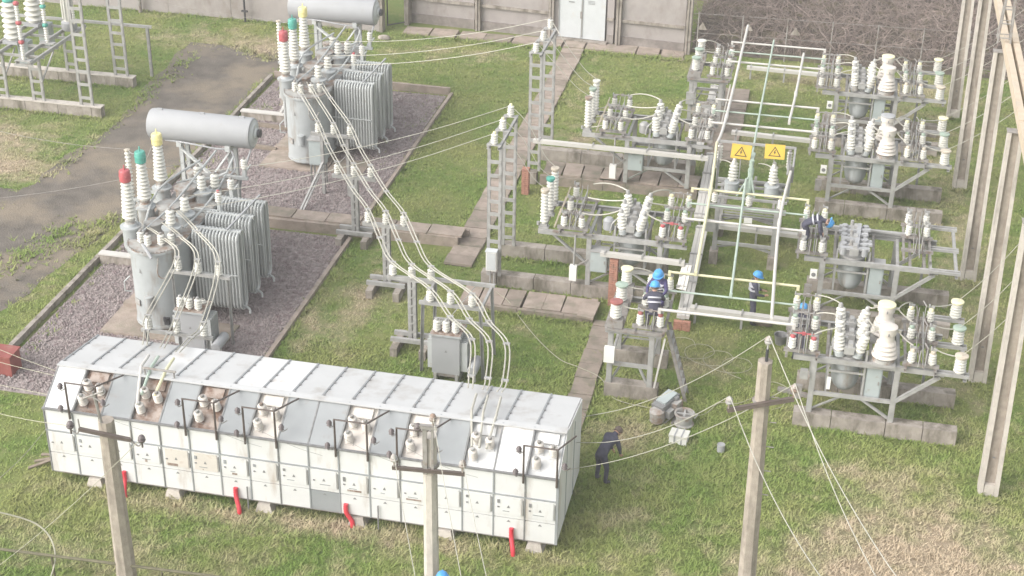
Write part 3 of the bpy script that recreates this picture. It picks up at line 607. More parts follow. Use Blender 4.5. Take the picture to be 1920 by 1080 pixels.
for y in (34.85, 36.2): part(T, 'beam', MB().chan((-9.85, y, 2.26), (-8.05, y, 2.26), .08, .1), STEEL)
for x in (-9.75, -8.15): part(T, 'side_rail', MB().ang((x, 34.9, 2.2), (x, 36.15, 2.2), .07), STEEL)
part(T, 'lower_rail', MB().ang((-9.8, 36.2, 1.0), (-8.1, 36.2, 1.0), .07), STEEL); part(T, 'brace', MB().beam((-9.8, 36.2, .4), (-8.6, 36.2, 2.2), .05, .02), STEEL)
for x in (-9.54, -8.97, -8.38): ins(T, 'small', (x, 34.85, 2.31), STEEL)
T = thing('busbar_stand', 'steel bracket with three insulators beside the farther transformer cabinet', 'bus support', (-15.65, 45.3, 0))
for x in (-16.1, -15.2): part(T, 'leg', MB().chan((x, 45.25, 0), (x, 45.25, 2.2), .1, .1), STEEL)
part(T, 'beam', MB().chan((-16.45, 45.2, 2.25), (-14.85, 45.2, 2.25), .1, .1), STEEL)
part(T, 'brace', MB().beam((-16.1, 45.2, .6), (-15.2, 45.2, 1.6), .05, .02), STEEL); part(T, 'strut', MB().beam((-16.1, 45.2, 1.2), (-16.4, 43.6, .1), .07, .05).beam((-16.05, 45.2, 1.1), (-16.3, 43.6, .1), .05, .05), STEEL)
for x in (-16.19, -15.65, -15.08): ins(T, 'small', (x, 45.19, 2.30), STEEL)
T = thing('control_cabinet', 'grey control cabinet on legs beside the farther transformer', 'cabinet', (-16.5, 45.9, 0))
part(T, 'body', MB().b2(-16.75, -16.22, 45.7, 46.1, .85, 1.75), TEAL); part(T, 'door', MB().b2(-16.7, -16.27, 45.685, 45.7, .9, 1.7), TEAL); part(T, 'lid', MB().b2(-16.79, -16.18, 45.66, 46.12, 1.75, 1.79), STEEL)
for x in (-16.7, -16.27):
    for y in (45.73, 46.07): part(T, 'leg', MB().ang((x, y, 0), (x, y, .85), .05), STEEL)
T = thing('busbar_stand', 'steel bar with three insulators between the nearer transformer and its radiators', 'bus support', (-16.2, 35.0, 0))
part(T, 'beam', MB().chan((-17.1, 34.95, 2.22), (-15.3, 34.95, 2.22), .08, .09), STEEL)
for x in (-17.05, -15.4): part(T, 'leg', MB().ang((x, 35.0, 0), (x, 35.0, 2.2), .06), STEEL)
for x in (-16.83, -16.24, -15.63): ins(T, 'small', (x, 34.95, 2.27), STEEL)
T = thing('busbar_stand', 'steel goalpost frame with three insulators right behind the switchgear house', 'bus support', (-16, 32.7, 0))
part(T, 'beam', MB().chan((-17.0, 32.7, 1.62), (-14.95, 32.7, 1.62), .08, .09), STEEL)
for x in (-16.85, -15.9, -15.1): part(T, 'leg', MB().ang((x, 32.7, 0), (x, 32.7, 1.6), .07), STEEL)
for x in (-16.77, -15.96, -15.19): ins(T, 'small', (x, 32.7, 1.66), STEEL)

def busbar(label, pts, group, mt=WIREY):
    T = thing('busbar', label, 'busbar', pts[0], group)
    for s in (-.055, .055): part(T, 'bar', MB().tube(spline([(x+s, y, z) for x, y, z in pts], 5), .019, 6), mt, 40)
    for x, y, z in pts[1:-1]: part(T, 'clamp', MB().box((x, y, z), (.18, .07, .05)), STEEL)
def sag(a, b, s): a, b = Vector(a), Vector(b); return tuple((a+b)/2-Vector((0, 0, s)))
L2 = ('left', 'middle', 'right')
tr1 = [((-16.19, 45.19), (-14.55, 42.2), (-12.6, 39.15), (-10.95, 36.1), (-9.54, 34.85)), ((-15.65, 45.19), (-14.0, 42.2), (-12.05, 39.15), (-10.4, 36.1), (-8.97, 34.85)), ((-15.08, 45.19), (-13.45, 42.2), (-11.5, 39.15), (-9.85, 36.1), (-8.38, 34.85))]
for k in range(3):
    P = [(-17.75+k*.33, 47.6+k*.25, 2.98), (-17.2+k*.5, 46.6, 3.0)]
    P += [(x, y, 2.70) for x, y in tr1[k]]+[(-7.75+k*.45, 32.2, 2.9), (-7.4+k*.42, 30.7, 2.78), (-7.3+k*.36, 30.2, 2.76)]
    Q = []
    for a, b in zip(P, P[1:]): Q += [a, sag(a, b, .10)] if (Vector(a)-Vector(b)).length > 2.4 else [a]
    busbar('long pale twin busbar from the farther transformer to the house, %s of three' % L2[k], Q+[P[-1]], 'long twin busbars')
tr0 = [((-16.83, 34.95, 2.69), (-16.77, 32.7, 2.08)), ((-16.24, 34.95, 2.69), (-15.96, 32.7, 2.08)), ((-15.63, 34.95, 2.69), (-15.19, 32.7, 2.08))]
for k in range(3):
    a, b = tr0[k]; s = [(-18.1, 35.9, 3.0), (-17.75, 36.2, 3.05), (-17.55, 36.8, 3.15)][k]; e = [(-15.68, 30.25, 2.75), (-15.2, 30.2, 2.75), (-14.75, 30.1, 2.75)][k]
    busbar('short pale twin busbar from the nearer transformer to the house, %s of three' % L2[k], [s, tuple(Vector(s).lerp(Vector(a), .5)+Vector((0, 0, .16))), a, b, sag(b, e, .02), e], 'short twin busbars')

# ------------------------------------------------------------------ switchgear house
HX0, HW, HN = -17.3, .741, 17
H = thing('switchgear_house', 'long white sheet metal switchgear house with sloped bushing bays', 'switchgear', (-11, 29.4, 0))
YF, YB, ZB, ZW, YR, ZR, ZBK = 27.9, 30.9, .30, 2.12, 28.88, 2.76, 2.40
hx1 = HX0+HW*HN
part(H, 'core', MB().add([(x, y, z) for x in (HX0+.03, hx1-.03) for y, z in ((YF+.06, ZB+.03), (YF+.06, ZW-.08), (YR+.03, ZR-.32), (YB-.06, ZBK-.08), (YB-.06, ZB+.03))], [(4, 3, 2, 1, 0), (5, 6, 7, 8, 9)]+[(i, (i+1) % 5, 5+(i+1) % 5, 5+i) for i in range(5)]), RUSTP)
def side(x, s):
    b = MB(); P = [(YF, ZB), (YF, ZW), (YR, ZR), (YB, ZBK), (YB, ZB)]
    b.add([(x, y, z) for y, z in P]+[(x+s*.025, y, z) for y, z in P], [(0, 1, 2, 3, 4), (9, 8, 7, 6, 5)]+[(i, 5+i, 5+(i+1) % 5, (i+1) % 5) for i in range(5)]); return b
part(H, 'end_wall', side(HX0, -1), WHITEP); part(H, 'end_wall', side(hx1, 1), WHITEP)
for x, s in ((hx1+.026, 1), (HX0-.026, -1)):
    for y in (28.9, 29.9): part(H, 'wall_rib', MB().b2(x-.012, x+.012, y-.02, y+.02, ZB, 2.4), GREYP)
part(H, 'rear_wall', MB().b2(HX0, hx1, YB-.02, YB, ZB, ZBK-.02), WHITEP)
part(H, 'floor_frame', MB().b2(HX0, hx1, YF+.02, YB-.02, ZB-.06, ZB), STEELD)
REC = {1, 3, 5, 7, 10, 12, 14, 16}; WHITEBAYS = {0, 15}
sl = math.atan2(ZR-ZW, YR-YF); LS = math.hypot(ZR-ZW, YR-YF); rl = math.atan2(ZBK-ZR, YB-YR); LR = math.hypot(ZBK-ZR, YB-YR)
MR = Matrix.Rotation(rl, 3, 'X'); MS = Matrix.Rotation(sl, 3, 'X')
def onslope(x, t, up=0):      # point on the front slope
    return Vector((x, YF+(YR-YF)*t, ZW+(ZR-ZW)*t))+MS @ Vector((0, 0, up))
for i in range(HN):
    x0 = HX0+HW*i; xc = x0+HW/2
    rp = part(H, 'roof_panel', MB().box((xc, (YR+YB)/2, (ZR+ZBK)/2-.0), (HW-.025, LR+.04, .03), MR), ROOFW if i not in (3, 6, 7) else WHITEP)
    sm = part(rp, 'seam', MB().box((x0, (YR+YB)/2, (ZR+ZBK)/2+.012), (.04, LR+.06, .05), MR), GREYP)
    for k in range(5): part(rp, 'seam_bolt', MB().box(Vector((x0+.03, (YR+YB)/2, (ZR+ZBK)/2+.03))+MR @ Vector((0, (k-2)*.4+random.uniform(-.05, .05), 0)), (.05, .05, .03)), SEAM)
    if i not in REC:
        part(H, 'slope_panel', MB().box((xc, (YF+YR)/2, (ZW+ZR)/2), (HW-.02, LS, .025), MS), WHITEP if i in WHITEBAYS else GREYP)
    else:
        mt = RUSTP if i < 7 else (PORCW if i < 13 else WHITEP)
        tr = part(H, 'bushing_tray', MB().box(onslope(xc, .5, -.10), (HW-.02, LS, .03), MS), mt)
        for s in (-1, 1): part(tr, 'tray_side', MB().box(onslope(xc+s*(HW/2-.012), .5, -.05), (.022, LS, .14), MS), GREYP)
        part(tr, 'hatch_lid', MB().box(onslope(xc, .83, -.05), (HW*.62, .26, .06), MS), mt)
        for q, (dx, t) in enumerate(((-.17, .22), (-.17, .56), (.17, .50))):
            ins(H, 'small', onslope(xc+dx, t, -.085), STEELD if q else STEEL, (sl*.6, 0, 0), pm=PORCW, name='bushing')
            part(tr, 'bushing_plate', MB().box(onslope(xc+dx, t, -.075), (.2, .2, .03), MS), mt)
    part(H, 'seam_strip', MB().box(onslope(x0, .5, .005), (.035, LS+.05, .04), MS), SEAM)
    part(H, 'header_panel', MB().b2(x0+.01, x0+HW-.01, YF-.02, YF+.06, 1.52, ZW-.012), WHITEP)
    dp = part(H, 'relay_door', MB().b2(x0+.012, x0+HW-.012, YF-.03, YF+.06, .88, 1.50), WHITEP)
    part(dp, 'inset_panel', MB().b2(x0+.09, x0+HW-.07, YF-.05, YF-.03, .98, 1.46), RUSTP if i in (4, 5) and 0 else (PORCW if i in (4, 5) else WHITEP))
    part(dp, 'mark', MB().add([(xc-.045, YF-.054, 1.17), (xc+.035, YF-.054, 1.17), (xc-.005, YF-.054, 1.25)], [(0, 1, 2)]), SEAM)
    if random.random() < .7: part(dp, 'lettering', MB().b2(xc-.2+random.uniform(0, .1), xc+random.uniform(0, .16), YF-.054, YF-.05, 1.06, 1.08), GREYP)
    part(dp, 'latch', MB().b2(x0+.1, x0+.15, YF-.065, YF-.05, 1.16, 1.19), SEAM); (part(dp, 'meter', MB().b2(x0+.1, x0+.16, YF-.065, YF-.05, 1.3+random.uniform(-.04, .02), 1.38), SEAM if i > 7 else GREYP) if random.random() < .75 else None)
    part(dp, 'hinge', MB().b2(x0+HW-.05, x0+HW-.03, YF-.06, YF-.03, 1.0, 1.42), STEEL)
    if i in (3, 4, 5, 6, 10, 12): part(dp, 'rust_stain', MB().b2(x0+.1+random.uniform(0, .2), x0+.3+random.uniform(0, .25), YF-.0525, YF-.0505, .985, 1.0+random.uniform(.02, .06)), RUSTP)
    lp = part(H, 'lower_door', MB().b2(x0+.014, x0+HW-.014, YF-.03, YF+.06, ZB+.01, .86), WHITEP if i != 9 else GREYP)
    part(lp, 'mark', MB().add([(xc-.055, YF-.034, .76), (xc+.045, YF-.034, .76), (xc-.005, YF-.034, .82)], [(0, 1, 2)]), SEAM)
    part(H, 'cover_strip', MB().b2(x0-.016, x0+.016, YF-.045, YF-.01, ZB, ZW-.02), GREYP if i % 4 else SEAM)
part(H, 'eave_strip', MB().b2(HX0-.03, hx1+.03, YF-.06, YF+.0, ZW-.012, ZW+.03), SEAM)
part(H, 'ledge_strip', MB().b2(HX0-.01, hx1+.01, YF-.05, YF-.012, 1.496, 1.524), GREYP)
part(H, 'ridge_cap', MB().box((0.5*(HX0+hx1), YR+.02, ZR+.02), (hx1-HX0+.04, .22, .03), (rl*.4, 0, 0)), ROOFW)
part(H, 'rear_gutter', MB().b2(HX0, hx1, YB, YB+.05, ZBK-.06, ZBK), GREYP)
part(H, 'corner_strip', MB().b2(hx1-.02, hx1+.04, YF-.045, YF+.03, ZB, ZW), GREYP)
for x in (-16.2, -14.15, -11.82, -9.5, -7.35, -5.2):
    for y in (28.05, 30.4): part(H, 'support_foot', MB().add([(x-.22, y-.24, 0), (x+.22, y-.24, 0), (x+.22, y+.3, 0), (x-.22, y+.3, 0), (x-.15, y-.2, .24), (x+.15, y-.2, .24), (x+.15, y+.26, .24), (x-.15, y+.26, .24)], [(3, 2, 1, 0), (4, 5, 6, 7), (0, 1, 5, 4), (1, 2, 6, 5), (2, 3, 7, 6), (3, 0, 4, 7)]), CONCP)
# pipe frames and stand-off insulators in front of the outgoing bays
for i in (1, 5, 7, 10, 12, 16):
    xa = HX0+HW*i-.04; xb = xa+HW-.02
    b = MB(); za = 2.98
    b.tube([(xa, YF-.08, 1.95), (xa, YF-.08, za), (xb+.05, YF-.08, za), (xb+.05, YF-.08, 1.95)], .028, 6)
    b.tube([(xb+.05, YF-.08, za), (xb+.30, YR-.1, ZR)], .022, 6)
    fr = part(H, 'pipe_frame', b, PIPED)
    for (px, py, pz) in ((xa-.03, YF-.1, za-.15), (xb+.3, YF-.02, za-.45), (xa-.1, YF-.1, 2.2)):
        part(fr, 'hook', MB().tube(spline([(px+.05, YF-.06, pz), (px-.06, YF-.12, pz-.06), (px-.07, YF-.14, pz+.02)], 3), .012, 5), STEELD)
        part(fr, 'dark_insulator', MB().lathe([(.03, 0), (.065, .02), (.04, .06), (.07, .08), (.05, .13), (.02, .16)], (px-.07, YF-.14, pz), 10), DARKI, 40)
# coloured droppers onto bay 4 and bay 15
for xd, mt, nm in ((-15.25, TUBEW, 'white'), (-15.0, TUBEG, 'green'), (-14.6, TUBEY, 'yellow')):
    b0 = {'white': onslope(-14.9, .25, .25), 'green': onslope(-14.88, .5, .25), 'yellow': onslope(-14.55, .5, .25)}[nm]
    solo('dropper_bar', '%s painted bar dropping onto the rusty bushing bay of the house' % nm, 'busbar', MB().tube([(xd-.1, 29.75, 2.78), (xd, 29.1, 2.86), b0], .04, 8), mt, (xd, 29.1, 2.8), 'painted dropper bars')
for k, xd in enumerate((-7.0, -6.72, -6.4)):
    solo('dropper_bar', 'pale bar dropping onto the right bushing bay of the house, %s of three' % L2[k], 'busbar', MB().tube([(xd-.1, 30.0, 2.74), (xd, 29.1, 2.86), onslope(-6.75+k*.17, .35, .25)], .03, 8), WIREY, (xd, 29.1, 2.8), 'painted dropper bars')
b = MB()
for x in (-15.05, -14.3): b.tube([(x, YR, ZR), (x, YR, ZR+.22)], .02, 6)
b.tube([(-15.1, YR, ZR+.22), (-14.25, YR, ZR+.22)], .03, 6)
part(H, 'roof_bracket', b, STEELD)
# red cable conduits
for k, (x, xb, y) in enumerate(((-15.37, -15.31, 27.62), (-12.5, -12.39, 27.68), (-9.74, -9.6, 27.8), (-5.74, -5.66, 27.64))):
    pts = spline([(x, YF-.07, .62), (x+.01, YF-.1, .4), (xb, y, .16), (xb+.02, y-.03, 0)], 8); b = MB(); b.tube(pts, [.052+.006*(j % 2) for j in range(len(pts))], 10)
    solo('cable_conduit', 'red corrugated cable conduit under the house front, %s from the left' % ('first', 'second', 'third', 'last')[k], 'conduit', b, REDP, (xb, y, 0), 'red conduits', 60)
for k, x in enumerate((-12.2, -8.95)): solo('earthing_strip', 'thin dark earthing strip hanging under the house front, %s one' % ('left', 'right')[k], 'strip', MB().tube([(x, YF-.08, .7), (x, YF-.09, 0)], .018, 6), SEAM, (x, YF-.08, 0), 'earthing strips')

# ------------------------------------------------------------------ 35 kV bays
def plinth(x0, x1, y0, label, cuts=(), wd=.34, h=.44):
    T = thing('concrete_plinth', label, 'plinth', ((x0+x1)/2, y0+wd/2, 0), 'long concrete plinths of the bays')
    xs_ = [x0]+list(cuts)+[x1]
    for a, b in zip(xs_, xs_[1:]): part(T, 'block', MB().box(((a+b)/2, y0+wd/2+random.uniform(-.01, .01), h/2), (b-a-.02, wd, h+random.uniform(-.015, .015)), (0, 0, random.uniform(-.004, .004))), CONC)
def stand(name, label, cat, xl, xr, posts, y, depth, loc, zt=2.06, low=1.04):
    T = thing(name, label, cat, loc, 'steel stands of the bays')
    for yy, s in ((y, -1), (y+depth, 1)):
        part(T, 'beam', MB().chan((xl, yy, zt), (xr, yy, zt), .09, .14, -s), STEEL)
        for x in posts: part(T, 'post', MB().chan((x, yy, .44), (x, yy, zt-.07), .14, .11, s), STEEL)
        part(T, 'lower_beam', MB().chan((posts[0]+.07, yy, low), (posts[-1]-.07, yy, low), .07, .1, -s), STEEL)
        xm = (posts[0]+posts[-1])/2
        part(T, 'brace', MB().ang((xm-.25, yy+.03, low-.05), (posts[0]+.08, yy+.03, .52), .06), STEEL); part(T, 'brace', MB().ang((xm+.25, yy+.03, low-.05), (posts[-1]-.08, yy+.03, .52), .06), STEEL)
    part(T, 'tie_rail', MB().beam((posts[0]+.1, y+depth-.03, .85), (posts[-1]-.1, y+depth-.03, .85), .02, .05), STEEL)
    for x in posts: part(T, 'side_beam', MB().chan((x, y+.06, zt-.02), (x, y+depth-.06, zt-.02), .08, .1), STEEL)
    for x in posts: part(T, 'side_beam', MB().chan((x, y+.07, low), (x, y+depth-.07, low), .06, .08), STEEL)
    return T
CAPS = (CRED, CGRD, CYLP)
def disconnector(x0, x1, y, label, phases=(0, 1.1, 2.12), caps=CAPS, skip=(), openb=False, blades=True, z=2.13):
    T = thing('disconnector_switch', label, 'switch', ((x0+x1)/2, y+1, z), 'porcelain disconnector switches')
    part(T, 'base_rail', MB().chan((x0-.12, y-.2, z+.05), (x0-.12, y+phases[-1]+.25, z+.05), .06, .09, 1), STEELD); part(T, 'base_rail', MB().chan((x1+.12, y-.2, z+.05), (x1+.12, y+phases[-1]+.25, z+.05), .06, .09, -1), STEELD)
    part(T, 'operating_rod', MB().tube([((x0+x1)/2+.05, y-.25, z+.2), ((x0+x1)/2+.05, y+phases[-1]+.2, z+.2)], .018, 6), STEELD)
    for q in range(4):
        xr = x0+(x1-x0)*(.26+.16*q); part(T, 'linkage_rod', MB().tube([(xr, y-.12, z+.22+.05*(q % 2)), (xr+.03, y+phases[-1]*(.55 if q == 1 else 1)+.1, z+.3+.1*((q+1) % 2))], .016, 5), (STEELD, PIPED, STEEL, PIPED)[q])
    for k, p in enumerate(phases):
        part(T, 'cross_channel', MB().chan((x0-.2, y+p, z+.14), (x1+.2, y+p, z+.14), .1, .08), STEELD)
        for j, x in enumerate((x0, x1)):
            if (k, j) in skip: continue
            ins(T, 'post', (x, y+p, z+.18), caps[k])
            part(T, 'clamp', MB().box((x, y+p, z+.63), (.16, .06, .05)).box((x-.06, y+p, z+.66), (.03, .1, .07)), STEEL)
        part(T, 'lever', MB().beam(((x0+x1)/2-.08, y+p-.14, z+.15), ((x0+x1)/2-.06, y+p-.1, z+.62), .02, .025).beam(((x0+x1)/2+.09, y+p-.14, z+.15), ((x0+x1)/2+.1, y+p-.08, z+.66), .02, .025), STEEL)
        if blades and not any((k, j) in skip for j in (0, 1)):
            if openb: part(T, 'blade', MB().tube([(x0+.12, y+p, z+.62), ((x0+x1)/2-.02, y+p, z+.2)], .02, 6).tube([(x1-.12, y+p, z+.62), ((x0+x1)/2+.05, y+p+.3, z+.62)], .02, 6), STEELD)
            else: part(T, 'blade', MB().tube([(x0, y+p, z+.65), (x1, y+p, z+.65)], .02, 6).box(((x0+x1)/2, y+p, z+.65), (.09, .07, .07)), CAPS[k] if caps is CAPS and k == 0 else STEELD)
    return T
def breaker(xc, y, label, bushings=True, z=2.13):
    T = thing('oil_circuit_breaker', label, 'circuit breaker', (xc, y+.8, 1.0), 'oil circuit breakers')
    yc = y+.82
    part(T, 'tank', MB().lathe([(.02, .98), (.6, 1.0), (.82, 1.06), (.93, 1.16), (1, 1.3), (1, 2.1)], (xc, yc, 0), 24, None, .37, .62), TANK, 40)
    part(T, 'cover', MB().lathe([(1.12, 2.1), (1.12, 2.17), (.98, 2.19), (.9, 2.3), (.2, 2.33)], (xc, yc, 0), 20, None, .40, .66), STEEL, 35)
    for k in range(3): part(T, 'mechanism', MB().box((xc, y+.15+k*.66, 2.42), (.26, .3, .2)).box((xc+.02, y+.15+k*.66, 2.55), (.12, .2, .12)).cyl((xc-.1, y+.3+k*.66, 2.42), .05, .25, 8), STEEL)
    # guard cage
    c = MB()
    for s in (-1, 1):
        for yy in (yc-.68, yc+.68): c.beam((xc+s*.46, yy, .95), (xc+s*.46, yy, 2.42 if yy < yc else 2.2), .05, .05)
    for zz in (1.02, 1.72):
        for yy in (yc-.70, yc+.70): c.beam((xc-.46, yy, zz), (xc+.46, yy, zz), .04, .05)
        for s in (-1, 1): c.beam((xc+s*.46, yc-.66, zz), (xc+s*.46, yc+.66, zz), .04, .05)
    part(T, 'guard_cage', c, STEEL)
    part(T, 'drain_valve', MB().cyl((xc, yc-.2, .9), .05, .12, 8).beam((xc-.1, yc-.2, .93), (xc+.1, yc-.2, .93), .04), STEELD)
    if bushings:
        for k in range(3):
            for s in (-1, 1):
                ins(T, 'bush', (xc+s*.24, y+.15+k*.66, 2.34), STEEL, (0, s*(.12 if s < 0 else .24), 0), name='bushing')
                part(T, 'bushing_socket', MB().lathe([(.13, -.14), (.13, -.02), (.105, 0)], (xc+s*.24, y+.15+k*.66, 2.34), 14, Matrix.Rotation(s*.15, 3, 'Y')), TANK, 40)
    else:
        b = MB()
        for k in range(6): b.beam((xc-.42+random.uniform(-.05, .05), y+.1+k*.3, 2.4+random.uniform(0, .14)), (xc+.46+random.uniform(-.1, .1), y+.12+k*.3, 2.42+random.uniform(0, .14)), .11, .08).cyl((xc-.3, y+.1+k*.3, 2.3), .09, .22, 10).cyl((xc+.3, y+.1+k*.3, 2.3), .09, .24, 10)
        b.beam((xc+.05, y+.1, 2.5), (xc+.12, y+1.6, 2.56), .12, .1)
        part(T, 'linkage', b, CONS)
    return T
def cable_jump(T, a, b, s, r=.017, mt=WIREY): part(T, 'jumper', MB().tube(curve(a, b, s, 6), r, 6), mt, 40)
def ct(x, y, label, capm):
    T = thing('current_transformer', label, 'current transformer', (x, y, 2.13), 'ribbed current transformers')
    part(T, 'base', MB().b2(x-.3, x+.3, y-.3, y+.3, 2.13, 2.2), STEEL); part(T, 'flange', MB().lathe([(.29, 2.2), (.29, 2.3), (.26, 2.31)], (x, y, 0), 20), COVER, 35)
    P = [(.24, 2.31)]
    for k in range(4):
        r = .335-.028*k; z = 2.33+k*.115; P += [(r*.80, z), (r, z+.03), (r*.98, z+.065), (r*.78, z+.105)]
    P += [(.19, 2.80), (.185, 2.98)]
    part(T, 'porcelain_body', MB().lathe(P, (x, y, 0), 24), PORCW, 50)
    hd = part(T, 'head', MB().lathe([(.185, 2.98), (.225, 3.0), (.23, 3.16)], (x, y, 0), 22), PORCW, 35)
    part(hd, 'lid', MB().lathe([(.235, 3.16), (.235, 3.19), (.19, 3.21), (.06, 3.215)], (x, y, 0), 22), capm, 35)
    for s in (-1, 1): part(hd, 'terminal', MB().box((x+s*.27, y, 3.08), (.12, .06, .05)), WIREY)
    part(hd, 'oil_gauge', MB().box((x+.02, y-.23, 3.05), (.03, .02, .07)), SEAM)
def cabinet(x0, x1, y0, y1, z0, z1, label, legs=0):
    T = thing('drive_cabinet', label, 'cabinet', ((x0+x1)/2, (y0+y1)/2, 0 if legs else z0), 'drive cabinets of the bays')
    part(T, 'body', MB().b2(x0, x1, y0, y1, z0, z1), TEAL); d = part(T, 'door', MB().b2(x0+.025, x1-.025, y0-.018, y0, z0+.03, z1-.03), TEAL); part(d, 'handle', MB().b2(x1-.09, x1-.06, y0-.035, y0-.018, (z0+z1)/2-.04, (z0+z1)/2+.06), STEELD); part(T, 'lid', MB().b2(x0-.03, x1+.03, y0-.04, y1+.02, z1, z1+.03), STEEL)
    if legs:
        for x in (x0+.04, x1-.04): part(T, 'leg', MB().beam((x, y1-.05, 0), (x, y1-.05, z0), .05), STEEL)

ROWN = {4: 'nearest', 3: 'second', 2: 'third', 1: 'farthest'}
RY = {4: 34.7, 3: 40.35, 2: 47.95, 1: 53.85}
WIRES = []
for row in (4, 3, 2, 1):
    y = RY[row]; nm = ROWN[row]; full = row != 3
    plinth(.36, 4.57, y-.08, 'mossy front plinth of the %s right-hand bay' % nm, (1.35, 2.75, 3.7)); plinth(.36, 4.6, y+1.76, 'mossy rear plinth of the %s right-hand bay' % nm, (1.5, 2.9))
    S = stand('equipment_stand', 'galvanised steel stand of the %s right-hand bay' % nm, 'stand', .2, 4.0, (.75, 2.85), y+.05, 1.9, (1.8, y+1, .44))
    part(S, 'knee_brace', MB().ang((2.9, y+.02, 1.1), (3.9, y+.02, 1.98), .09), STEEL); part(S, 'knee_brace', MB().ang((2.9, y+1.98, 1.1), (3.9, y+1.98, 1.98), .09), STEEL)
    for x in (.3, 1.05, 2.15, 3.2, 3.6): part(S, 'cross_beam', MB().chan((x, y+.1, 2.075), (x, y+1.9, 2.075), .07, .09), STEELD)
    # end frame of two rails carrying the line insulators
    for x in (3.78, 4.5): part(S, 'end_rail', MB().chan((x, y-.12, 2.04), (x, y+3.05, 2.04), .08, .1, -1 if x < 4 else 1), STEEL)
    for k in range(3):
        yy = y+k*1.44
        for d in (-.07, .07): part(S, 'end_cross_channel', MB().chan((3.74, yy+d, 2.12), (4.6, yy+d, 2.12), .07, .07), STEEL)
    for yy in (y+2.7,): part(S, 'end_leg', MB().ang((3.78, yy, 0), (3.78, yy, 2.0), .08), STEEL)
    ab = part(S, 'meter_box', MB().b2(.42, .62, y-.12, y+.02, 1.5, 1.75), SIGNW if row < 4 else STEEL)
    if row < 4: part(ab, 'dial', MB().lathe([(.065, 0), (.065, .012)], (.52, y-.12, 1.63), 12, Matrix.Rotation(math.pi/2, 3, 'X')), SEAM)
    else: part(S, 'hanging_tag', MB().b2(1.12, 1.22, y-.06, y-.04, 1.25, 1.62), SIGNW)
    part(S, 'side_board', MB().b2(.3, .52, y+.1, y+.2, .75, 1.15), STEELD)
    caps = CAPS if row in (4,) else ((STEELD, CGRD, CYLP) if row == 1 else (CBRN, CGRD, CYLP) if row == 2 else (STEEL, STEEL, CYLP))
    disconnector(.13, .66, y, 'six-post disconnector at the left end of the %s right-hand bay' % nm, caps=caps, blades=row != 3)
    B = breaker(1.58, y, ('grey oil breaker with six slanted bushings in the %s right-hand bay' if full else 'stripped oil breaker without bushings in the %s right-hand bay') % nm, full)
    cabinet(2.1, 2.5, y+.15, y+.6, .98, 1.98, 'grey green drive cabinet under the beam of the %s right-hand bay' % nm)
    if full:
        ct(2.47, y+.17, 'fat white ribbed current transformer at the front of the %s right-hand bay' % nm, CYEL if 0 else PORCW); ct(2.43, y+1.35, 'fat white ribbed current transformer at the back of the %s right-hand bay' % nm, CYLP if row != 2 else CONS)
        disconnector(3.13, 3.64, y, 'six-post disconnector at the right end of the %s right-hand bay' % nm, (0, 1.22, 2.25), (CBRN, CGRD, CYLP), openb=True)
        for k in range(3):
            yy = y+k*1.44; L = thing('line_insulator', '%s capped line insulator at the right edge of the %s right-hand bay' % (('tan', 'green', 'yellow')[k], nm), 'insulator', (4.34, yy, 2.155), 'line insulators of the bays')
            part(L, 'foot', MB().box((4.34, yy, 2.17), (.24, .2, .03)), STEEL); ins(L, 'line', (4.34, yy, 2.185), (CBRN, CGRD, CYLP)[k])
            WIRES.append(((4.34, yy, 2.70), (row, k)))
        for k in range(3):
            yb = y+.15+k*.66; yp = y+(0, 1.1, 2.12)[k]
            cable_jump(B, (.66, yp, 2.80), (1.28, yb, 2.97), -.05); cable_jump(B, (1.98, yb, 2.97), (2.2, y+(.17, .17, 1.35)[k], 3.08), .04)
            cable_jump(B, (2.72, y+(.17, 1.35, 1.35)[k], 3.08), (3.13, y+(0, 1.22, 2.25)[k], 2.82), -.08 if k == 2 else .04)
            cable_jump(B, (3.64, y+(0, 1.22, 2.25)[k], 2.8), (4.34, y+k*1.44, 2.66), .06)
    else:
        disconnector(3.13, 3.64, y+.55, 'four-post disconnector partly stripped in the second right-hand bay', (.3, 1.2, 2.0), (STEEL, STEEL, STEEL), skip=((0, 0), (0, 1)), openb=True, blades=False)
        part(S, 'loose_strut', MB().beam((.9, y+2.0, 2.2), (3.4, y+2.0, 2.2), .1, .1).beam((1.2, y+1.9, 2.3), (3.3, y+1.9, 2.22), .05, .05), STEEL)
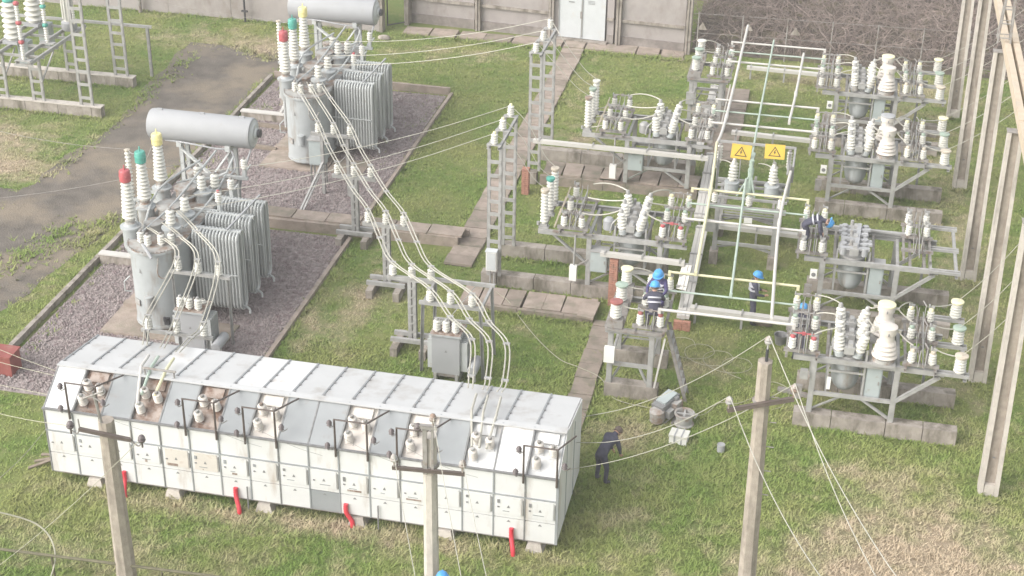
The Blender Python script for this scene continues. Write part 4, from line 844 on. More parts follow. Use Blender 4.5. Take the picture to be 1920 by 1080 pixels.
for row, ys_ in ((3, 40.25), (2, 47.85)):
    y = ys_; nm = {3: 'second', 2: 'third'}[row]
    if row == 3: 
        plinth(-9.4, -3.9, y-.06, 'front plinth of the second left-hand bay, beside the cross walkway', (-8.9, -7.75, -6.6, -5.4)); plinth(-9.3, -3.9, y+1.95, 'rear plinth of the second left-hand bay under its arresters', (-7.8, -6.4, -5.2))
    else:
        plinth(-9.6, -3.9, y+2.05, 'rear plinth of the third left-hand bay, half hidden by the duct', (-8, -6.5, -5.2)); plinth(-9.6, -9.2, y-.06, 'short front plinth under the far ladder column')
    S = stand('equipment_stand', 'galvanised steel stand of the %s left-hand bay' % nm, 'stand', -7.65, -3.95, (-6.1, -3.98), y, 2.0, (-5.4, y+1, .44))
    for yy in (y+.0, y+2.0): part(S, 'knee_brace', MB().ang((-6.15, yy+.02, 1.1), (-7.25, yy+.02, 2.0), .09), STEEL)
    for x in (-7.5, -6.95, -6.3, -5.4, -4.4): part(S, 'cross_beam', MB().chan((x, y+.06, 2.075), (x, y+1.95, 2.075), .07, .09), STEELD)
    part(S, 'outrigger', MB().chan((-4.2, y+.05, 2.0), (-3.2, y+.05, 2.0), .08, .1), STEEL); part(S, 'outrigger', MB().chan((-4.2, y+1.95, 2.0), (-3.2, y+1.95, 2.0), .08, .1), STEEL)
    part(S, 'top_frame', MB().b2(-7.2, -6.0, y-.12, y-.05, 2.1, 2.17), STEELD)
    part(S, 'pipe_drop', MB().tube([(-6.5, y-.1, 2.1), (-6.52, y-.1, 1.1)], .03, 7), STEEL)
    bx = part(S, 'weight_box', MB().b2(-6.64, -6.42, y-.2, y-.02, .6, 1.08), SIGNW); part(bx, 'hook', MB().beam((-6.4, y-.1, 1.1), (-6.1, y-.05, 1.3), .04), STEELD)
    for k in range(3):
        yy = y+(.12, .98, 1.72)[k]; A = thing('surge_arrester', 'tall white ribbed arrester with %s cap, %s in the %s left-hand bay' % ((('tan', 'green', 'orange'), ('grey', 'grey green', 'pale'))[row == 2][k], ('front', 'middle', 'rear')[k], nm), 'arrester', (-7.5, yy, 2.13), 'tall surge arresters')
        part(A, 'foot', MB().box((-7.5, yy, 2.16), (.3, .2, .05)).box((-7.5, yy, 2.23), (.2, .14, .08)).cyl((-7.68, yy, 2.2), .05, .1, 8), STEEL); ins(A, 'arr', (-7.5, yy, 2.27), ((CBRN, CGRN, CBRN), (COVER, CGRD, PORC))[row == 2][k])
        part(A, 'counter_rod', MB().beam((-7.2, yy+.05, 2.14), (-7.02, yy+.1, 2.75), .03, .04), CBRN)
    disconnector(-6.88, -6.35, y, 'six-post disconnector beside the arresters in the %s left-hand bay' % nm, (0, 1.08, 2.08), (STEELD, STEELD, STEELD), skip=((1, 1), (2, 1)) if row == 3 else (), openb=row == 3)
    B = breaker(-4.9, y, 'grey oil breaker with six slanted bushings in the %s left-hand bay' % nm)
    cabinet(-6.02, -5.52, y-.12, y+.25, .95, 1.62, 'grey drive cabinet on the front of the %s left-hand bay' % nm)
    disconnector(-3.95, -3.42, y+.03, 'six-post disconnector at the busbar end of the %s left-hand bay' % nm, (0, 1.12, 2.15), CAPS if row == 3 else (STEELD, STEELD, CYLP), z=2.1)
    for k in range(3):
        yb = y+.15+k*.66; yp = y+(0, 1.08, 2.08)[k]
        cable_jump(B, (-6.35, yp, 2.80), (-5.2, yb, 2.97), (.12, .05, -.12)[k], .022); cable_jump(B, (-4.52, yb, 2.97), (-3.95, y+.03+(0, 1.12, 2.15)[k], 2.78), (.04, 0, -.08)[k], .022)
        if row == 2: cable_jump(B, (-7.5, y+(.12, .98, 1.72)[k], 2.3), (-6.88, yp, 2.5), .05)
    part(B, 'breather', MB().tube(spline([(-5.5, y+.1, 2.2), (-5.45, y+.1, 2.5), (-5.25, y+.2, 2.7)], 4), .025, 6), STEEL, 40)
    part(B, 'side_tank', MB().lathe([(.02, 0), (.17, .02), (.17, .3), (.1, .38), (.02, .39)], (-5.6, y+.45, 2.14), 14), CONS if row == 3 else STEEL, 40)
# small end bays (near and far)
for y, nm, zf in ((34.95, 'nearest', 0), (53.95, 'farthest', 1)):
    plinth(-4.72, -3.25, y-.08, 'short front plinth of the %s left-hand end bay' % nm); plinth(-4.72, -3.2, y+1.7, 'short rear plinth of the %s left-hand end bay' % nm)
    S = stand('equipment_stand', 'narrow steel stand of the %s left-hand end bay' % nm, 'stand', -4.75, -3.25, (-4.6, -3.5), y, 1.8, (-4, y+.9, .44))
    part(S, 'top_channel', MB().chan((-4.75, y-.12, 2.15), (-3.2, y-.12, 2.15), .1, .08), STEELD); part(S, 'side_tray', MB().b2(-4.78, -4.28, y-.05, y+2.3, 2.14, 2.2), STEELD)
    part(S, 'meter_box', MB().b2(-4.74, -4.46, y-.2, y-.06, 1.15, 1.6), SIGNW if not zf else STEEL)
    part(S, 'white_strut', MB().beam((-3.35, y-.12, .5), (-3.15, y-.12, 2.05), .05, .05), TUBEW)
    for k in range(3):
        p = (-4.5+(.02 if zf else 0), y+(.0, .95, 1.9)[k], 2.2)
        L = thing('line_insulator', '%s capped post insulator on the left side of the %s end bay' % (('dark red', 'green', 'yellow')[k], nm) if not zf else '%s post insulator with green grey cap on the far end bay' % ('front', 'middle', 'rear')[k], 'insulator', p, 'line insulators of the bays')
        part(L, 'foot', MB().box((p[0], p[1], 2.32), (.42, .3, .24)), STEELD); ins(L, 'line', (p[0], p[1], 2.44), ((CDRD, CGRD, CYLP), (CGRD, CGRD, PORC))[zf][k])
    Dn = disconnector(-3.85, -3.32, y, 'six-post disconnector on the %s left-hand end bay' % nm, (0, 1.08, 2.1), (CDRD, CGRD, CYLP) if not zf else (STEELD,)*3, openb=zf == 1)
    for k in range(3): cable_jump(Dn, (-4.5, y+(.0, .95, 1.9)[k], 2.93), (-3.85, y+(0, 1.08, 2.1)[k], 2.80), (.08, .03, -.06)[k])

# ------------------------------------------------------------------ busbar tubes
TW = {4: 34.85, 3: 40.4, 2: 47.92, 1: 53.95}
for row in (4, 3, 2, 1):
    for k, (mt, cn) in enumerate(((TUBEW, 'white'), (TUBEG, 'green'), (TUBEY if row in (4, 3) else TUBEW, 'yellow'))):
        yy = TW[row]+(0, 1.08, 2.14)[k]; xl = -3.35; T = thing('bus_tube', '%s cross tube of the %s busbar row, running left to right' % ((cn if k < 2 or row > 2 else 'cream'), ROWN[row]), 'bus tube', (-1.6, yy, 2.9), 'busbar tubes across the middle')
        part(T, 'tube', MB().tube([(xl, yy, 2.9), (.12, yy+.02, 2.9)], (.04, .028, .036)[k], 10), mt, 40)
        for x in (xl, .12): part(T, 'end_clamp', MB().box((x, yy, 2.86), (.08, .08, .14)), mt)
for nm, mt, pts, rad, lab in (('y', TUBEY, ((-2.64, 36.95, 3.0), (-2.78, 42.3, 3.0), (-2.95, 45.9, 3.05)), .045, 'long yellow tube running away over the yard, lower left'), ('g', TUBEG, ((-1.6, 35.95, 3.0), (-1.78, 42.3, 3.0), (-1.8, 43.4, 3.0)), .036, 'long pale green tube running away over the yard, lower middle'),
                          ('r', TUBEW, ((-.46, 34.9, 3.0), (-.62, 40.6, 3.0), (-.5, 44.3, 3.0)), .045, 'long white tube running away over the yard, lower right'), ('y', TUBEW, ((-2.94, 46.0, 3.0), (-2.86, 48.3, 3.0), (-2.9, 57.7, 3.05)), .05, 'long cream tube at the far end of the busbars, left of three'),
                          ('g', TUBEG, ((-1.76, 45.2, 3.0), (-1.79, 48.2, 3.0), (-1.81, 56.4, 3.0)), .036, 'long green tube at the far end of the busbars, middle of three'), ('r', TUBEW, ((-.78, 48.4, 3.0), (-.7, 51, 3.0), (-.63, 55.2, 3.0)), .045, 'long white tube at the far end of the busbars, right of three')):
    T = thing('bus_tube', lab, 'bus tube', pts[0], 'busbar tubes running away'); part(T, 'tube', MB().tube(spline(pts, 4), rad, 10), mt, 40)
    part(T, 'sleeve', MB().tube([Vector(pts[1])-Vector((0, .2, 0)), Vector(pts[1])+Vector((0, .2, 0))], rad*1.3, 10), mt, 40)
    for q in (pts[0],): part(T, 'drop_clamp', MB().beam((q[0], q[1], 2.9), (q[0], q[1], 3.02), .08), mt)
# ------------------------------------------------------------------ middle bay with two voltage transformers and warning signs
y = 43.5
S = stand('equipment_stand', 'steel stand of the middle bay under the warning signs', 'stand', -2.85, -.5, (-2.6, -.78), y, 2.0, (-1.7, y+1, .0), 1.95, .7)
for x in (-2.6, -.78):
    for yy in (y, y+2.0): part(S, 'footing', MB().b2(x-.13, x+.13, yy-.2, yy+.2, 0, .44), CONC)
part(S, 'meter_box', MB().b2(-2.95, -2.6, y-.14, y+.05, 1.1, 1.45), STEEL); part(S, 'number_plate', MB().b2(-1.75, -1.5, y-.07, y-.05, 1.5, 1.68), SIGNW)
for x in (-2.4, -1.6, -.9): part(S, 'cross_beam', MB().chan((x, y+.1, 1.97), (x, y+2.4, 1.97), .08, .09), STEELD)
for k in range(4): part(S, 'rail', MB().chan((-2.8, y+.5+k*.45, 2.05), (-.5, y+.5+k*.45, 2.05), .07, .07), STEEL)
for x, yy in ((-2.85, y+2.4), (-.45, y+2.4), (-2.75, y+.9), (-.5, y+.9)): part(S, 'upright', MB().ang((x, yy, 1.9), (x, yy, 3.15), .07), STEEL)
part(S, 'upper_rail', MB().chan((-2.85, y+2.4, 3.12), (-.45, y+2.4, 3.12), .06, .07), STEEL); part(S, 'upper_rail', MB().ang((-.45, y+.9, 3.1), (-.45, y+2.4, 3.1), .06), STEEL)
for x, nm in ((-2.28, 'left'), (-1.03, 'right')):
    V = thing('voltage_transformer', 'white ribbed voltage transformer below the %s warning sign' % nm, 'voltage transformer', (x, 44.4, 2.0), 'voltage transformers')
    part(V, 'tank', MB().lathe([(.2, 2.1), (.22, 2.12), (.22, 2.38), (.24, 2.39), (.24, 2.43), (.13, 2.45)], (x, 44.4, 0), 18), TANK, 35); ins(V, 'bush', (x, 44.4, 2.45), PORC, (-.12, 0, 0), name='porcelain'); ins(V, 'bush', (x, 44.95, 2.3), PORC, (-.1, 0, 0), name='porcelain')
    part(V, 'foot', MB().b2(x-.2, x+.2, 44.2, 45.1, 2.06, 2.1), STEELD); cable_jump(V, (x, 44.4, 3.0), (x-.5, 44.9, 2.9), -.05)
G_ = thing('bus_section_switch', 'green painted section switch on the middle bay between the signs', 'switch', (-1.7, 44.3, 2.05))
part(G_, 'pillar', MB().lathe([(.09, 2.06), (.11, 2.4), (.07, 2.5), (.1, 2.9), (.06, 3.0), (.08, 3.2)], (-1.72, 44.4, 0), 10), CGRD, 40)
for d in (-.35, .2): part(G_, 'stay', MB().beam((-1.72, 44.4, 2.75), (-1.72+d, 44.1, 2.08), .04, .05), TUBEG)
part(G_, 'blade', MB().beam((-1.75, 44.35, 3.05), (-1.72, 45.4, 3.02), .1, .06), TUBEG)
for x in (-2.72, -1.66, -.68): ins(G_, 'post', (x, 43.55, 2.03), TUBEG if x == -1.66 else CBRN)
for x in (-2.8, -.6): part(G_, 'arm', MB().beam((x, 45.3, 2.5), (x, 45.3, 3.2), .07, .1).beam((x, 44.3, 2.9), (x, 45.3, 2.9), .05, .06), STEEL); ins(G_, 'rod', (x, 45.6, 2.5), STEELD)
for xc, zc, tl, nm in ((-2.10, 3.27, .04, 'left'), (-1.06, 3.38, -.03, 'right')):
    Sg = thing('warning_sign', 'yellow high voltage warning sign, %s of the pair' % nm, 'sign', (xc, 44.85, zc-.22), 'yellow warning signs')
    Mx = Matrix.Rotation(tl, 3, 'Y') @ Matrix.Rotation(-.25, 3, 'X')
    def Q(x, z, d=-.012): return Vector((xc, 44.85, zc)) + Mx @ Vector((x, d, z))
    part(Sg, 'plate', MB().box((xc, 44.85, zc), (.62, .02, .46), Mx), SIGNY)
    tri = [(-.20, -.15), (.20, -.15), (0, .17)]; tin = [(-.15, -.122), (.15, -.122), (0, .118)]
    b = MB(); b.add([Q(*p) for p in tri]+[Q(*p) for p in tin], [(0, 1, 4, 3), (1, 2, 5, 4), (2, 0, 3, 5)])
    b.add([Q(*p) for p in ((.012, .06), (-.045, -.03), (-.008, -.03), (-.028, -.105), (.04, -.01), (.006, -.01), (.035, .06))], [(0, 1, 2), (0, 2, 5), (0, 5, 6), (2, 3, 4), (2, 4, 5)]); part(Sg, 'triangle_and_bolt', b, SIGNB)
    part(Sg, 'post', MB().beam((xc, 44.9, 2.05), (xc, 44.9, zc), .04), STEEL)

# ------------------------------------------------------------------ ladder columns, portal poles, line poles
def ladder_frame(T, x0, x1, y, z0, z1, step=.45, lw=.09):
    for x in (x0, x1): part(T, 'upright', MB().chan((x, y, z0), (x, y, z1), lw, .07, 1 if x == x0 else -1), STEEL)
    z = z0+.3
    while z < z1-.15:
        part(T, 'rung', MB().b2(x0-.02, x1+.02, y-.05, y-.035, z-.06, z+.06), STEEL); z += step*random.uniform(.92, 1.08)
for (xa, xb, ys_, nm, zb) in ((-9.14, -8.8, (40.12, 42.2), 'nearer', .44), (-9.52, -9.16, (48.0, 50.35), 'farther', .44)):
    T = thing('ladder_column', '%s tall galvanised ladder column beside the long walkway' % nm, 'column', ((xa+xb)/2, sum(ys_)/2, zb), 'ladder columns by the walkway')
    for yy in ys_: ladder_frame(T, xa, xb, yy, zb, 4.7)
    for x in (xa, xb): part(T, 'top_rail', MB().chan((x, ys_[0]-.25, 4.74), (x, ys_[1]+.25, 4.74), .07, .09, 1 if x == xa else -1), STEEL)
    for k in range(3):
        yy = ys_[0]-.1+k*(ys_[1]-ys_[0]+.15)/2
        part(T, 'insulator_seat', MB().b2(xa-.05, xb+.05, yy-.08, yy+.08, 4.785, 4.81), STEEL); ins(T, 'small', ((xa+xb)/2, yy, 4.81), CYLP if nm == 'nearer' else STEELD)
T = thing('meter_cabinet', 'pale grey meter box hung on the nearer ladder column', 'cabinet', (-9.0, 39.98, .0)); part(T, 'body', MB().b2(-9.16, -8.84, 39.85, 40.06, .72, 1.36), SIGNW); part(T, 'door', MB().b2(-9.13, -8.87, 39.835, 39.85, .76, 1.32), DOORM); part(T, 'lid', MB().b2(-9.18, -8.82, 39.82, 40.06, 1.36, 1.39), DOORM)
for x in (-9.05, -8.93): part(T, 'conduit', MB().tube([(x, 39.98, 0), (x, 39.98, .72)], .03, 7), STEEL)
# measuring frame at the far left
FP = thing('concrete_plinth', 'long front plinth of the frame in the far left corner', 'plinth', (-30, 49.8, 0)); RP = thing('concrete_plinth', 'long rear plinth of the frame in the far left corner', 'plinth', (-30, 53, 0))
for P_, y0, xe in ((FP, 49.62, -26.4), (RP, 52.8, -26.55)):
    x = -34.0
    while x < xe-.2:
        s = min(random.uniform(1.2, 1.8), xe-x); part(P_, 'block', MB().b2(x, x+s-.02, y0, y0+.32, 0, .40), CONC); x += s
    part(P_, 'top_plate', MB().b2(-34, xe, y0-.02, y0+.34, .40, .43), CONCP)
T = thing('measuring_frame', 'galvanised frame of ladder posts and rails in the far left corner', 'stand', (-29, 51.3, .43))
for x0, x1, y, z1 in ((-27.25, -26.8, 49.75, 7), (-29.2, -28.8, 49.75, 2.15), (-30.68, -30.3, 49.75, 2.15), (-27.35, -26.85, 52.95, 7), (-29.42, -29.02, 52.95, 2.15)): ladder_frame(T, x0, x1, y, .43, z1, .5, .1)
for x in (-29.25, -28.65, -30.9, -30.35): part(T, 'table_rail', MB().chan((x, 48.85, 2.24), (x+.05, 53.3, 2.24), .08, .12), STEEL)
for y in (48.9, 49.8, 50.9, 52.0, 53.2): part(T, 'table_cross', MB().chan((-31.4 if y != 48.9 else -29.3, y, 2.16), (-28.55, y, 2.16), .08, .09), STEEL)
part(T, 'back_rail', MB().chan((-33, 54.2, 2.1), (-26.2, 54.2, 2.1), .1, .1), STEEL); part(T, 'knee_brace', MB().beam((-28.75, 49.7, 1.2), (-28.6, 50.6, 2.15), .05), STEEL); part(T, 'knee_brace', MB().beam((-30.3, 49.7, 1.2), (-30.2, 50.6, 2.15), .05), STEEL); part(T, 'end_leg', MB().chan((-26.4, 54.2, 0), (-26.4, 54.2, 2.1), .1, .1), STEEL)
for (x, y), lab, cm in (((-30.3, 50.75), 'fat white ribbed transformer with green cap at the far left edge', CGRN), ((-30.5, 52.8), 'fat white ribbed transformer behind the green capped one at the far left', CRED)):
    V = thing('instrument_transformer', lab, 'current transformer', (x, y, 2.3), 'instrument transformers in the far left corner'); part(V, 'base', MB().box((x, y, 2.36), (.6, .6, .12)), CONS); ins(V, 'ctbig', (x, y, 2.42), cm, name='porcelain'); part(V, 'tank', MB().b2(x+.05, x+.5, y+.1, y+.5, 1.4, 2.29), TEAL)
for (x, y), lab in (((-28.95, 49.0), 'thin stacked white insulator column with red joints, front one at far left'), ((-29.0, 50.95), 'thin stacked white insulator column with green joint at far left')):
    V = thing('insulator_stack', lab, 'insulator', (x, y, 2.3), 'stacked insulators in the far left corner')
    part(V, 'seat', MB().box((x, y, 2.31), (.6, .24, .04)), STEEL)
    for k in range(3): ins(V, 'rod', (x, y, 2.33+k*.74), (CRED if 'red' in lab else CGRN)); part(V, 'joint', MB().lathe([(.05, -.08), (.11, -.04), (.11, .04), (.05, .08)], (x, y, 2.33+k*.74+.69), 12), CRED if 'red' in lab else CGRN, 60)
V = thing('drum_transformer', 'pale ribbed drum on a round pot beside the far left ladder', 'transformer', (-28.9, 52.6, 2.3)); part(V, 'pot', MB().lathe([(.26, 2.3), (.3, 2.35), (.3, 2.62), (.2, 2.68)], (-28.9, 52.6, 0), 18), CONS, 40)
part(V, 'drum', MB().lathe([(.2, 2.68), (.2, 3.8)], (-28.9, 52.6, 0), 20), PORC, 40)
for k in range(12): a = k*math.pi/6; part(V, 'fin', MB().beam((-28.9+.22*math.cos(a), 52.6+.22*math.sin(a), 2.75), (-28.9+.22*math.cos(a), 52.6+.22*math.sin(a), 3.75), .03, .03), PORC)
ins(V, 'rod', (-28.62, 52.45, 2.6), STEELD)

# portal of grooved concrete legs on the right
PB = [32.76, 38.16, 44.27, 51.2, 57.9]
for k, y in enumerate(PB):
    x = 5.28; ht = 7.45
    T = thing('portal_pole', 'tall grooved concrete portal pole, %s from the camera' % ('nearest', 'second', 'third', 'fourth', 'farthest')[k], 'pole', (x, y, 0), 'concrete portal poles on the right'); xt = 5.08
    dxl = (xt-x)
    def leg(x0, x1, y0, y1, tp=.8):
        b = MB(); P0 = [(x+a, y+c) for a, c in ((x0, y0), (x1, y0), (x1, y1), (x0, y1))]; P1 = [(xt+a*tp, y+c*tp) for a, c in ((x0, y0), (x1, y0), (x1, y1), (x0, y1))]
        return b.add([(a, c, 0) for a, c in P0]+[(a, c, ht) for a, c in P1], [(3, 2, 1, 0), (4, 5, 6, 7), (0, 1, 5, 4), (1, 2, 6, 5), (2, 3, 7, 6), (3, 0, 4, 7)])
    part(T, 'flange', leg(-.24, -.13, -.2, .2), CONCP); part(T, 'flange', leg(.13, .24, -.2, .2), CONCP); part(T, 'web', leg(-.128, .128, -.07, .07), CONCPD)
    part(T, 'footing', leg(-.12, .12, -.19, .19, 0.05) if 0 else MB().b2(x-.12, x+.12, y-.19, y+.19, 0, .35), CONCP)
    part(T, 'bolt_hole', MB().box((x-.02, y-.076, 1.1), (.07, .012, .04)), SEAM)
T = thing('portal_beam', 'double tan concrete beam joining the portal pole tops', 'beam', (5.08, 45, 7.45))
for a, b in zip(PB, PB[1:]):
    for s in (-.13, .13): part(T, 'beam', MB().beam((5.34+s, a+.05, 7.61), (5.34+s, b-.05, 7.61), .17, .28), TANB)
for y in PB: part(T, 'saddle', MB().b2(4.86, 5.6, y-.16, y+.16, 7.45, 7.465), STEELD)
T = thing('lattice_spike', 'dark lattice steel spike standing on the third portal pole', 'mast', (5.1, 44.27, 7.75))
for a, b in ((-.18, -.18), (.18, -.18), (.18, .18), (-.18, .18)): part(T, 'upright', MB().tube([(5.1+a, 44.3+b, 7.74), (5.1+a*.4, 44.3+b*.4, 10.4)], .03, 5), STEELD)
for k in range(6):
    z = 7.9+k*.42; f = 1-.6*(z-7.74)/2.66; part(T, 'bracing', MB().tube([(5.1-.18*f, 44.3-.18*f, z), (5.1+.18*f, 44.3-.18*f, z), (5.1+.18*f, 44.3+.18*f, z), (5.1-.18*f, 44.3+.18*f, z), (5.1-.18*f, 44.3-.18*f, z)], .018, 4), STEELD)

def pinins(T, p, nm='pin_insulator'):
    o = part(T, nm, MB().lathe([(.02, -.14), (.02, 0), (.07, .01), (.085, .05), (.05, .07), (.075, .1), (.05, .15), (.02, .17)], p, 12), COVER if nm == 'pin_insulator' else DARKI, 45); return o
def taper(x, y, z1, w0, w1, lean=(0, 0)):
    b = MB(); P = []
    for z, wd, lx, ly in ((-.05, w0, 0, 0), (z1, w1, lean[0], lean[1])):
        c = wd*.28; P += [(x+lx+a, y+ly+d, z) for a, d in ((-wd/2+c, -wd/2), (wd/2-c, -wd/2), (wd/2, -wd/2+c), (wd/2, wd/2-c), (wd/2-c, wd/2), (-wd/2+c, wd/2), (-wd/2, wd/2-c), (-wd/2, -wd/2+c))]
    return b.add(P, [tuple(reversed(range(8))), tuple(range(8, 16))]+[(i, (i+1) % 8, 8+(i+1) % 8, 8+i) for i in range(8)])
T = thing('line_pole', 'weathered concrete line pole before the left end of the house', 'pole', (-13.62, 24.2, 0), 'concrete line poles in front'); part(T, 'pole', taper(-13.62, 24.2, 4.74, .42, .30), CONCPD)
ca = part(T, 'crossarm', MB().ang((-14.15, 24.0, 4.55), (-12.98, 24.0, 4.46), .07), PIPED)
part(T, 'top_rod', MB().tube([(-13.62, 24.08, 4.4), (-13.75, 24.06, 5.5)], .03, 6).tube([(-14.0, 24.05, 5.3), (-13.5, 24.05, 5.55)], .022, 6).tube([(-13.98, 24.05, 5.48), (-13.6, 24.05, 5.28)], .02, 6), STEELD)
for x, z in ((-14.2, 4.55), (-12.92, 4.46)):
    part(ca, 'hook', MB().tube(spline([(x+(.06 if x < -13.6 else -.06), 24.0, z+.25), (x+(.06 if x < -13.6 else -.06), 24.0, z), (x+(-.02 if x < -13.6 else .06), 24.0, z-.12), (x+(-.12 if x < -13.6 else .14), 24.0, z-.05)], 4), .016, 6), STEELD)
    pinins(ca, (x+(-.14 if x < -13.6 else .16), 24.0, z), 'dark_insulator')
T = thing('line_pole', 'slim concrete line pole before the middle of the house', 'pole', (-6.94, 25.2, 0), 'concrete line poles in front'); part(T, 'pole', taper(-6.94, 25.2, 4.75, .32, .26), CONCP)
part(T, 'top_channel', MB().beam((-7.0, 25.02, 3.9), (-7.0, 25.02, 5.1), .09, .04), STEELD); part(T, 'top_channel', MB().beam((-6.84, 25.02, 3.9), (-6.84, 25.02, 5.1), .05, .04), STEELD); ca = part(T, 'crossarm', MB().ang((-7.2, 25.0, 5.08), (-6.72, 25.0, 5.1), .08), STEELD); pinins(ca, (-6.82, 25.0, 5.26)); pinins(ca, (-7.14, 25.0, 4.98), 'dark_insulator')
ca = part(T, 'crossarm', MB().ang((-7.7, 25.0, 3.96), (-6.15, 25.0, 4.05), .07), PIPED); pinins(ca, (-7.66, 25.0, 4.13)); pinins(ca, (-6.2, 25.0, 4.22)); part(T, 'band', MB().lathe([(.19, 4.0), (.19, 4.06)], (-6.94, 25.2, 0), 8), STEELD)
T = thing('line_pole', 'weathered concrete line pole standing alone on the front grass', 'pole', (-.28, 26.5, 0), 'concrete line poles in front'); part(T, 'pole', taper(-.24, 26.5, 6.72, .40, .28, (-.14, 0)), CONCPD)
part(T, 'top_pin', MB().tube([(-.36, 26.5, 6.7), (-.36, 26.5, 7.0)], .035, 6), BLACK); pinins(T, (-.36, 26.5, 7.12))
ca = part(T, 'crossarm', MB().ang((-1.02, 26.3, 5.58), (.27, 26.3, 6.05), .08), PIPED); pinins(ca, (-1.0, 26.3, 5.74)); pinins(ca, (.25, 26.3, 6.22)); part(T, 'band', MB().lathe([(.2, 5.76), (.2, 5.82)], (-.36, 26.5, 0), 8), STEELD)
for k in range(5): part(T, 'step_bolt', MB().tube([(-.18, 26.5, 3.5+k*.6), (-.02, 26.5, 3.5+k*.6)], .012, 5), STEELD)

# ------------------------------------------------------------------ wires
def wire(label, pts, r=.014, mt=WIRE, grp='overhead wires', name='wire', smooth=True):
    solo(name, label, 'wire', MB().tube(spline(pts, 8) if len(pts) > 2 else pts, r*.68, 5, True), mt, pts[0], grp, 60)
def droop(a, b, s): return curve(a, b, s, 4)
for k, (a, b) in enumerate(((( -17.15, 50.6, 3.55), (-9.34, 50.5, 5.14)), ((-17.2, 49.05, 3.55), (-9.34, 49.2, 5.14)), ((-17.1, 48.15, 3.55), (-9.34, 47.95, 5.14)))):
    wire('slack wire from farther transformer to farther ladder column, %s one' % ('rear', 'middle', 'front')[k], droop(a, b, .25), .018, WIREY)
for k, (a, b) in enumerate((((-17.5, 38.9, 3.5), (-8.97, 42.25, 5.14)), ((-17.5, 37.0, 3.52), (-8.97, 41.15, 5.14)), ((-17.45, 36.0, 3.52), (-8.97, 40.05, 5.14)))):
    wire('slack wire from nearer transformer to nearer ladder column, %s one' % ('rear', 'middle', 'front')[k], droop(a, b, .3), .015, WIREY)
for k in range(3):
    wire('curved jumper from the nearer ladder column to the %s arrester of the second left bay' % ('front', 'middle', 'rear')[k], [(-8.97, 40.05+k*1.1, 5.14), (-8.4, 40.2+k*1.0, 4.6), (-7.85, 40.3+k*.85, 3.75), (-7.5, (40.37, 41.23, 41.97)[k], 3.42)], .016, WIREY)
    wire('curved jumper from the farther ladder column to the %s arrester of the third left bay' % ('front', 'middle', 'rear')[k], [(-9.34, 47.95+k*1.25, 5.14), (-8.7, 47.9+k*1.0, 4.5), (-7.95, 47.95+k*.85, 3.72), (-7.5, (47.97, 48.83, 49.57)[k], 3.42)], .016, WIREY)
for (p, (row, k)) in WIRES:
    e = {4: ((5.9, p[1]-1.6, 6.4)), 2: ((7.4, p[1]+1.0, 5.0)), 1: ((7.6, p[1]+1.0, 5.0))}[row]
    wire('wire rising right from the %s insulator of the %s right-hand bay' % (('tan', 'green', 'yellow')[k], ROWN[row]), droop(p, e, .22), .014, WIREY)
for k, (a, b, c) in enumerate((((-4.68, 31.2, 1.7), (-.36, 26.5, 7.3), (3.0, 19.8, 6.0)), ((-4.68, 30.2, 1.6), (-1.0, 26.3, 5.92), (1.7, 20.2, 5.7)), ((-4.68, 29.2, 1.5), (.25, 26.3, 6.4), (2.8, 20.4, 5.2)))):
    wire('line wire from the lone pole to the house end, %s one' % ('top', 'left', 'right')[k], droop(a, b, .35), .013, WIREY); wire('line wire from the lone pole down to the lower right corner, %s one' % ('top', 'left', 'right')[k], droop(b, c, .5), .014, WIREY)
for k, (a, b) in enumerate((((-7.66, 25.0, 4.3), (-6.2, 21.6, 3.6)), ((-6.82, 25.0, 5.4), (-5.3, 21.6, 3.7)), ((-6.2, 25.0, 4.4), (-4.8, 21.6, 3.8)))): wire('line wire from the slim pole towards the camera, %s one' % L2[k], droop(a, b, .1), .011, WIREY)
for k, (a, b) in enumerate((((-17.25, 27.8, 1.6), (-15.2, 21.5, 4.4)), ((-14.36, 24.0, 4.6), (-19.5, 26.5, 3.2)), ((-12.8, 24.0, 4.5), (-15.4, 21.2, 2.4)), ((-17.3, 28.6, 2.6), (-24, 31.0, 2.0)), ((-17.3, 28.9, 2.5), (-24, 32.0, 2.1)), ((-17.3, 28.2, 2.3), (-24, 30.6, 1.4)))):
    wire('thin wire leaving the left end of the house, %s of six' % ('first', 'second', 'third', 'fourth', 'fifth', 'sixth')[k], droop(a, b, .15), .01, ROPE)
for k, (a, b) in enumerate((((-19.6, 38.1, 4.32), (-27, 40.6, 3.6)), ((-19.6, 38.1, 3.4), (-27, 36.5, 2.4)), ((-19.28, 50.15, 4.32), (-27, 52.6, 4.1)))): wire('dark thin wire leaving the high voltage side of the transformers, %s of three' % ('first', 'second', 'third')[k], droop(a, b, .2), .01, STEELD)
for tx, ty, nm in ((0, 0, 'nearer'), (.32, 12.05, 'farther')):
    for k, (a, b) in enumerate((((-18.55, 35.76, 4.85), (-18.0, 39.6, 3.6)), ((-18.68, 37.06, 4.85), (-19.6, 38.1, 4.34)), ((-18.75, 38.37, 4.85), (-19.42, 38.4, 3.58)))): wire('thin jumper on the %s transformer near its %s bushing' % (nm, ('red', 'green', 'yellow')[k]), droop((a[0]+tx, a[1]+ty, a[2]), (b[0]+tx, b[1]+ty, b[2]), .15), .012, STEEL)
for k, i in enumerate((1, 5, 7, 10, 12)): wire('thin dark wire across the front of the house, %s' % ('first', 'second', 'third', 'fourth', 'fifth')[k], droop((-17.2+.74*i, 27.75, 2.6), (-17.2+.74*i+1.8, 27.72, 2.0), .1), .006, SEAM)
